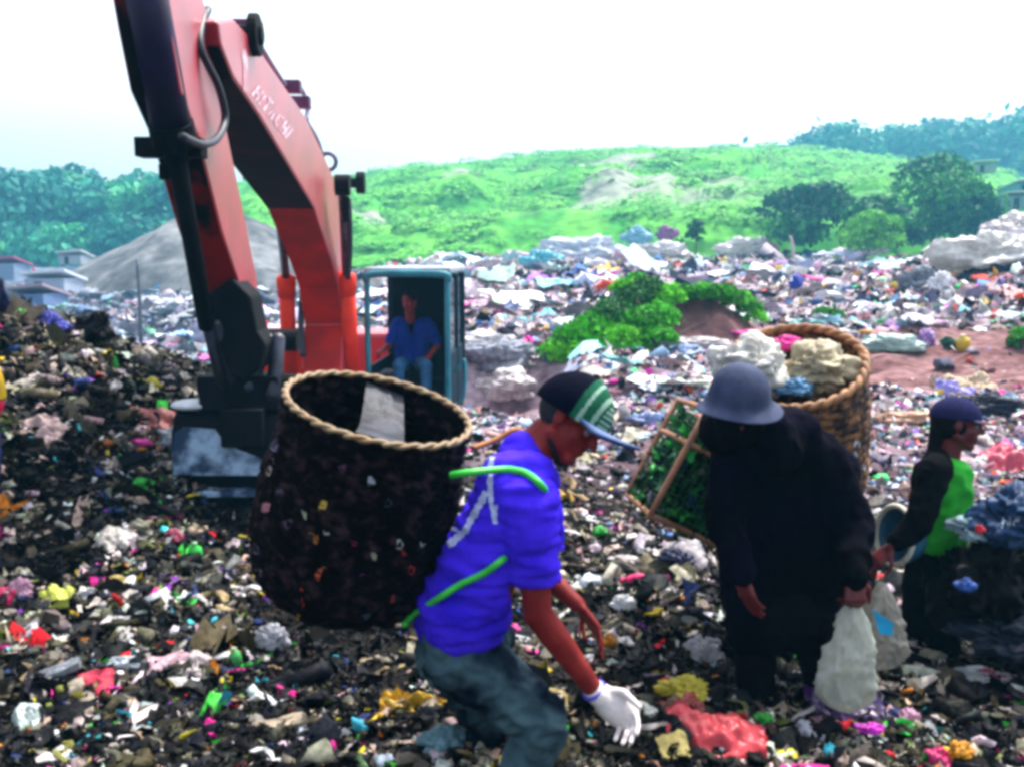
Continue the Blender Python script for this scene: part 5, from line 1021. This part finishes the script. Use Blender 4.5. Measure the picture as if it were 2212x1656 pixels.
# named pieces of rubbish and tarps:  (kind, dx, dy, w, d, h in display px, colour, label)
IT = [('tarpaulin', 1262, 545, 190, 120, 55, (.72, .78, .88), 'large pale tarpaulin heap at the middle of the hill foot'), ('tarpaulin', 1172, 560, 75, 60, 38, (.2, .68, .78), 'turquoise tarpaulin left of the large pale one'),
      ('tarpaulin', 1435, 542, 100, 70, 34, (.8, .76, .78), 'white tarpaulin tent right of the large pale heap'), ('tarpaulin', 1610, 538, 95, 60, 40, (.82, .76, .76), 'white sheet heap at the hill foot beside a pink bag'),
      ('plastic_bag', 1668, 543, 26, 24, 26, (.85, .03, .4), 'hot pink bag at the hill foot right of the white sheet heap'), ('tarpaulin', 1375, 512, 50, 40, 34, (.3, .6, .75), 'small light blue tarpaulin above the white tent'),
      ('plastic_bag', 1440, 505, 40, 30, 28, (.4, .12, .35), 'purple bag heap above the white tarpaulin tent'), ('tarpaulin', 2130, 548, 190, 120, 80, (.8, .78, .74), 'big white sheet covering the rubbish heap at right'), ('tarpaulin', 2190, 495, 110, 90, 50, (.78, .72, .72), 'upper white sheet at the right edge on the tall heap'),
      ('sack', 1995, 610, 90, 60, 55, (.2, .22, .27), 'square grey bundle at the right below the white sheet'), ('sack', 2030, 620, 40, 40, 60, (.8, .8, .85), 'white upright sack beside the square grey bundle'),
      ('tarpaulin', 1930, 672, 110, 60, 26, (.8, .8, .82), 'flat white sheet below the square grey bundle'), ('tarpaulin', 1925, 742, 120, 60, 36, (.5, .68, .64), 'pale green sheet along the mud track'), ('plastic_bag', 2000, 735, 42, 36, 36, (.45, .25, .6), 'lilac bag beside the pale green sheet'),
      ('jerrycan', 2082, 742, 30, 30, 34, (.7, .5, .04), 'yellow container beside the mud track'), ('sack', 2052, 745, 34, 30, 28, (.03, .14, .08), 'dark green bundle left of the yellow container'),
      ('plastic_bag', 1720, 612, 28, 26, 26, (.03, .05, .6), 'royal blue bag in the middle of the far rubbish field'), ('tarpaulin', 1745, 698, 90, 40, 12, (.15, .5, .5), 'thin teal sheet right of the brown soil mound'),
      ('cloth', 1620, 722, 70, 30, 14, (.8, .04, .4), 'pink and magenta cloth left of the brown basket rim'), ('tarpaulin', 1500, 742, 130, 70, 24, (.8, .72, .74), 'pale pink sheet behind the green netting crate'), ('tarpaulin', 1468, 755, 60, 50, 22, (.3, .45, .75), 'folded sky blue sheet on the pale pink sheet'),
      ('sack', 1100, 835, 130, 80, 60, (.8, .74, .72), 'whitish sack heap behind the cap of the man in blue'), ('sack', 1075, 770, 110, 70, 60, (.3, .32, .4), 'grey bag heap right of the excavator cab'), ('sack', 1060, 740, 120, 70, 35, (.84, .82, .82), 'white sheet heap touching the right of the cab'),
      ('tarpaulin', 490, 720, 120, 70, 80, (.62, .62, .78), 'pale lilac sheet heap behind the excavator stick'), ('tarpaulin', 340, 655, 110, 60, 20, (.8, .82, .88), 'flat white sheet right of the thin grey pole'), ('barrel', 345, 628, 22, 20, 22, (.04, .3, .7), 'small bright blue barrel on the hazy ground'),
      ('sack', 112, 702, 60, 50, 40, (.05, .06, .4), 'indigo bag on the crest of the left rubbish heap'), ('sack', 205, 712, 74, 50, 60, (.008, .006, .01), 'black bag on the crest of the left rubbish heap'), ('flag', 3, 650, 26, 20, 80, (.006, .008, .08), 'dark navy sack at the far left edge above the heap'),
      ('plastic_bag', 320, 832, 50, 30, 24, (.55, .5, .02), 'yellow bag on the left heap below the crest'), ('cloth', 345, 905, 120, 70, 50, (.6, .2, .18), 'salmon pink cloth heap left of the bucket'), ('plastic_bag', 300, 958, 50, 30, 16, (.75, .04, .4), 'magenta bag below the salmon cloth heap'), ('plastic_bag', 90, 925, 80, 60, 40, (.6, .42, .4), 'pale pink bag on the left heap near the yellow sleeve'),
      ('plastic_bag', 385, 955, 100, 60, 50, (.3, .36, .42), 'grey blue sheet leaning at the left side of the bucket'), ('plastic_bag', 240, 1170, 70, 60, 40, (.6, .55, .5), 'whitish crumpled bag on the left foreground slope'), ('plastic_bag', 300, 1140, 40, 30, 30, (.4, .38, .28), 'olive grey film peak above the whitish crumpled bag'),
      ('bottle', 425, 1195, 30, 24, 50, (.05, .6, .08), 'bright green wrapper standing below the excavator bucket'), ('plastic_bag', 378, 1160, 34, 28, 30, (.65, .12, .2), 'small pinkish red bag left of the bright green wrapper'), ('plastic_bag', 118, 1292, 66, 44, 30, (.7, .75, .1), 'lemon yellow bag at the left foreground'),
      ('plastic_bag', 45, 1275, 46, 40, 44, (.65, .35, .5), 'pale pink bag left of the lemon yellow bag'), ('cloth', 12, 1285, 46, 30, 22, (.75, .02, .15), 'crimson scrap at the left photo edge'), ('plastic_bag', 250, 1262, 46, 30, 26, (.65, .5, .15), 'mustard bag in the left foreground'),
      ('packet', 205, 1475, 66, 50, 40, (.6, .04, .08), 'torn red packet in the left foreground'), ('packet', 215, 1482, 36, 26, 42, (.12, .4, .1), 'green wrapper lying on the torn red packet'), ('plank', 120, 1455, 95, 26, 12, (.3, .32, .36), 'grey plank left of the torn red packet'), ('plastic_bag', 272, 1438, 70, 40, 26, (.55, .62, .66), 'pale blue grey bag above the torn red packet'),
      ('plastic_bag', 58, 1540, 52, 46, 54, (.6, .7, .68), 'white bag near the lower left corner'), ('plank', 600, 1572, 150, 30, 14, (.62, .5, .36), 'long pale plank in the lower foreground'), ('cloth', 890, 1530, 130, 50, 22, (.75, .45, .02), 'yellow rag left of the jeans of the man in blue'),
      ('plastic_bag', 955, 1600, 90, 50, 60, (.2, .38, .45), 'teal grey bag below the yellow rag'), ('bottle', 515, 1420, 26, 24, 50, (.08, .45, .12), 'slim green bottle standing in the lower foreground'), ('plastic_bag', 590, 1380, 60, 50, 60, (.45, .45, .5), 'grey twisted film left of the dark basket bottom'), ('plastic_bag', 420, 1430, 60, 50, 50, (.6, .5, .5), 'pinkish white film above the long plank'),
      ('plastic_bag', 1110, 1370, 46, 36, 30, (.85, .04, .4), 'hot pink bag between the arm and jeans of the man in blue'), ('bottle', 1365, 1255, 78, 26, 20, (.8, .02, .18), 'pink red bottle on the slope left of the person in black'), ('plastic_bag', 1345, 1305, 46, 40, 40, (.82, .84, .85), 'white bag below the pink red bottle'),
      ('lump', 1462, 1215, 70, 60, 55, (.03, .035, .1), 'dark navy rounded bundle left of the person in black'), ('plastic_bag', 1340, 1215, 60, 36, 24, (.7, .62, .6), 'creamy bag on the pale middle slope'), ('plastic_bag', 1295, 1150, 30, 26, 20, (.05, .55, .08), 'small green bag on the pale middle slope'),
      ('plastic_bag', 1480, 1495, 90, 50, 60, (.7, .6, .05), 'yellow wrapped bundle in front of the black trousers'), ('cloth', 1475, 1530, 80, 40, 24, (.5, .1, .08), 'dull red cloth under the yellow wrapped bundle'), ('plastic_bag', 1550, 1615, 200, 120, 44, (.75, .06, .08), 'big salmon red patterned bag at the bottom centre right'),
      ('packet', 1455, 1610, 60, 40, 34, (.75, .6, .2), 'yellow edged white packet left of the big salmon bag'), ('plastic_bag', 1650, 1555, 40, 30, 26, (.05, .5, .05), 'green bag just behind the big salmon bag'), ('plastic_bag', 1725, 1590, 100, 40, 26, (.55, .55, .62), 'white streaky film right of the big salmon bag'),
      ('plastic_bag', 1875, 1580, 60, 40, 30, (.8, .03, .7), 'magenta bag below the white carried bag'), ('plastic_bag', 1965, 1555, 46, 34, 20, (.6, .3, .45), 'pink white scrap right of the magenta bag'), ('cone', 2075, 1630, 52, 40, 56, (.8, .35, .02), 'orange pointed wrapper at the lower right'), ('plastic_bag', 2030, 1640, 50, 40, 40, (.75, .03, .2), 'crimson pink bag left of the orange wrapper'),
      ('plastic_bag', 2110, 1470, 200, 60, 26, (.6, .64, .68), 'long white plastic film trailing at the right foreground'), ('cloth', 2165, 1478, 90, 40, 20, (.6, .1, .18), 'red and white scrap on the long white film'), ('plastic_bag', 2010, 1420, 60, 36, 22, (.45, .42, .3), 'beige twisted film left of the long white film'), ('plastic_bag', 1525, 1400, 70, 60, 60, (.38, .38, .4), 'grey bag at the left of the black trousers'),
      ('plastic_bag', 1380, 1440, 90, 60, 60, (.008, .008, .01), 'black bag above the white glove'), ('plastic_bag', 1315, 1390, 26, 24, 36, (.8, .35, .02), 'orange wrapper below the far hand of the man in blue'), ('plastic_bag', 1395, 1545, 46, 36, 36, (.75, .78, .72), 'white bag just beside the white glove'),
      ('plastic_bag', 1830, 1540, 160, 90, 40, (.05, .01, .12), 'dark purple bag under the white carried bag'), ('cardboard', 2090, 835, 110, 60, 24, (.5, .38, .26), 'tan cardboard sheet above the cap of the person in green'), ('cloth', 2060, 838, 70, 40, 24, (.35, .3, .8), 'lilac blue cloth left of the tan cardboard'), ('cloth', 1950, 905, 140, 50, 26, (.65, .38, .25), 'tan and pink cloth behind the person in green'),
      ('cloth', 2185, 985, 100, 70, 60, (.8, .12, .2), 'rose red sheet behind the heaped dark sacks at right'), ('sack', 2130, 880, 110, 60, 50, (.006, .006, .03), 'black sack below the tan cardboard sheet'), ('cardboard', 1380, 945, 60, 40, 22, (.7, .66, .5), 'cream cardboard piece right of the cap brim'), ('plastic_bag', 1400, 905, 80, 50, 22, (.35, .45, .75), 'light blue plastic behind the cap brim')]
for i, (kd, dx, dy, w, d, h, c, lab) in enumerate(IT):
    p = G(dx, dy + h * .42); s = p.y / FPX; sd_ = i * 1.37 + .5
    nm = {'flag': 'sack', 'cone': 'wrapper', 'lump': 'sack'}.get(kd, kd); cat = nm.replace('_', ' ')
    if kd in ('bottle', 'jerrycan', 'barrel'):
        W, Hh = w * s * .5, h * s; ax_ = ZV + Vector((random.uniform(-.25, .25), -.1, 0)) if h >= w * .8 else CR + ZV * .35
        L = Hh if h >= w * .8 else w * s; W = W if h >= w * .8 else h * s * .55
        t = empty(nm, p, lab, cat); q = p - ax_.normalized() * (L * (0 if h >= w * .8 else .5)) + ZV * (0 if h >= w * .8 else .03)
        ne = 1 if kd == 'barrel' else .35
        MB().rev(q, ax_, [(0, W * .8), (.03 * L, W), (.6 * L, W), (.72 * L, W * .95), (.86 * L, W * ne * 1.1), (.93 * L, W * ne)], 18).build('body', simple(c, .3, bump=.3, bscale=14, var=.2), t, True)
        MB().rev(q + ax_.normalized() * .93 * L, ax_, [(0, W * .42), (.07 * L, W * .42)], 14).build('cap', simple(tuple(min(1, v * .5 + .3) for v in c), .4), t, True)
    elif kd in ('plank', 'cardboard', 'packet') or 'salmon red' in lab or (kd in ('plastic_bag', 'cloth') and i % 2 == 1 and w >= 44):
        L, D, T = w * s * 1.15, d * s * 1.6, (.004 if kd in ('plastic_bag', 'cloth') else max(.012, .1 * w * s)) if kd != 'plank' else .03
        soft = kd not in ('plank', 'cardboard', 'packet')
        a = {120: .45, 600: .28}.get(dx, random.uniform(-.5, .5)); X_ = (CR * math.cos(a) + Vector((0, math.sin(a) * .7, math.sin(a) * .5))).normalized(); Y_2 = (Vector((-math.sin(a) * .5, .8, .5)) if kd != 'plank' else Vector((0, .8, .2))).normalized(); Y_2 = (Y_2 - X_ * Y_2.dot(X_)).normalized(); Z_ = X_.cross(Y_2)
        nU, nV = 34, 22; V = []; D = D if kd != 'plank' else .05
        for lay in (1, -1):
            for iu in range(nU):
                for iv in range(nV):
                    u_, v_ = iu / (nU - 1) - .5, iv / (nV - 1) - .5; q9 = Vector((u_ * 3, v_ * 3, sd_)); e = mnoise.noise(q9) - (.8 if soft else .3) * abs(mnoise.noise(q9 * 2.3)) + .35 * abs(mnoise.noise(q9 * 5))
                    V.append(p + ZV * .02 + X_ * L * (u_ + .05 * mnoise.noise(Vector((v_ * 6, sd_, 0)))) + Y_2 * D * (v_ * (1 + .25 * mnoise.noise(Vector((u_ * 5, sd_, 3))))) + Z_ * (T * lay * .5 + (e * ((.14 if w > 150 else .26) if soft else .14) * L + ((.35 if w > 150 else .5) * h * s * (1 - 2.5 * (u_ * u_ + v_ * v_)) if soft else 0) if kd != 'plank' else e * .012)))
        F = []; N_ = nU * nV
        for iu in range(nU - 1):
            for iv in range(nV - 1):
                q = iu * nV + iv; F += [(q, q + nV, q + nV + 1, q + 1), (q + N_, q + N_ + 1, q + N_ + nV + 1, q + N_ + nV)]
        ed = [iu * nV for iu in range(nU)] + [(nU - 1) * nV + iv for iv in range(1, nV)] + [iu * nV + nV - 1 for iu in range(nU - 2, -1, -1)] + [iv for iv in range(nV - 2, 0, -1)]
        for k in range(len(ed)): a1, b1 = ed[k], ed[(k + 1) % len(ed)]; F.append((a1, b1, b1 + N_, a1 + N_))
        o = obj(nm, V, F, plastic_mat('film', c, .2) if soft else simple(c, .7, var=.4), None, soft, p); tag(o, lab, cat)
    else:
        hh_ = h * s
        crumple(nm, p + ZV * (hh_ * .42 + .01), (w * s * 1.15, max(w * .5, d) * s, hh_ * 1.15), c, lab, cat, sd_, film=kd in ('plastic_bag', 'tarpaulin'), rot=random.uniform(-.3, .3), sub=5)
# ------------------------------------------------------------------ haze
hzm = bpy.data.materials.new('haze_air'); hzm.use_nodes = True; nt = hzm.node_tree; nt.nodes.remove(nt.nodes['Principled BSDF'])
pv_ = nt.nodes.new('ShaderNodeVolumePrincipled'); pv_.inputs['Color'].default_value = (.16, .56, .85, 1); pv_.inputs['Density'].default_value = .0019; pv_.inputs['Anisotropy'].default_value = .2
nt.links.new(pv_.outputs[0], nt.nodes['Material Output'].inputs['Volume'])
o = MB().box((0, 105, 12), (230, 0, 0), (0, 145, 0), (0, 0, 19)).build('haze', hzm, None); tag(o, 'thin pale blue haze in the air over the dump', 'haze', kind='stuff')
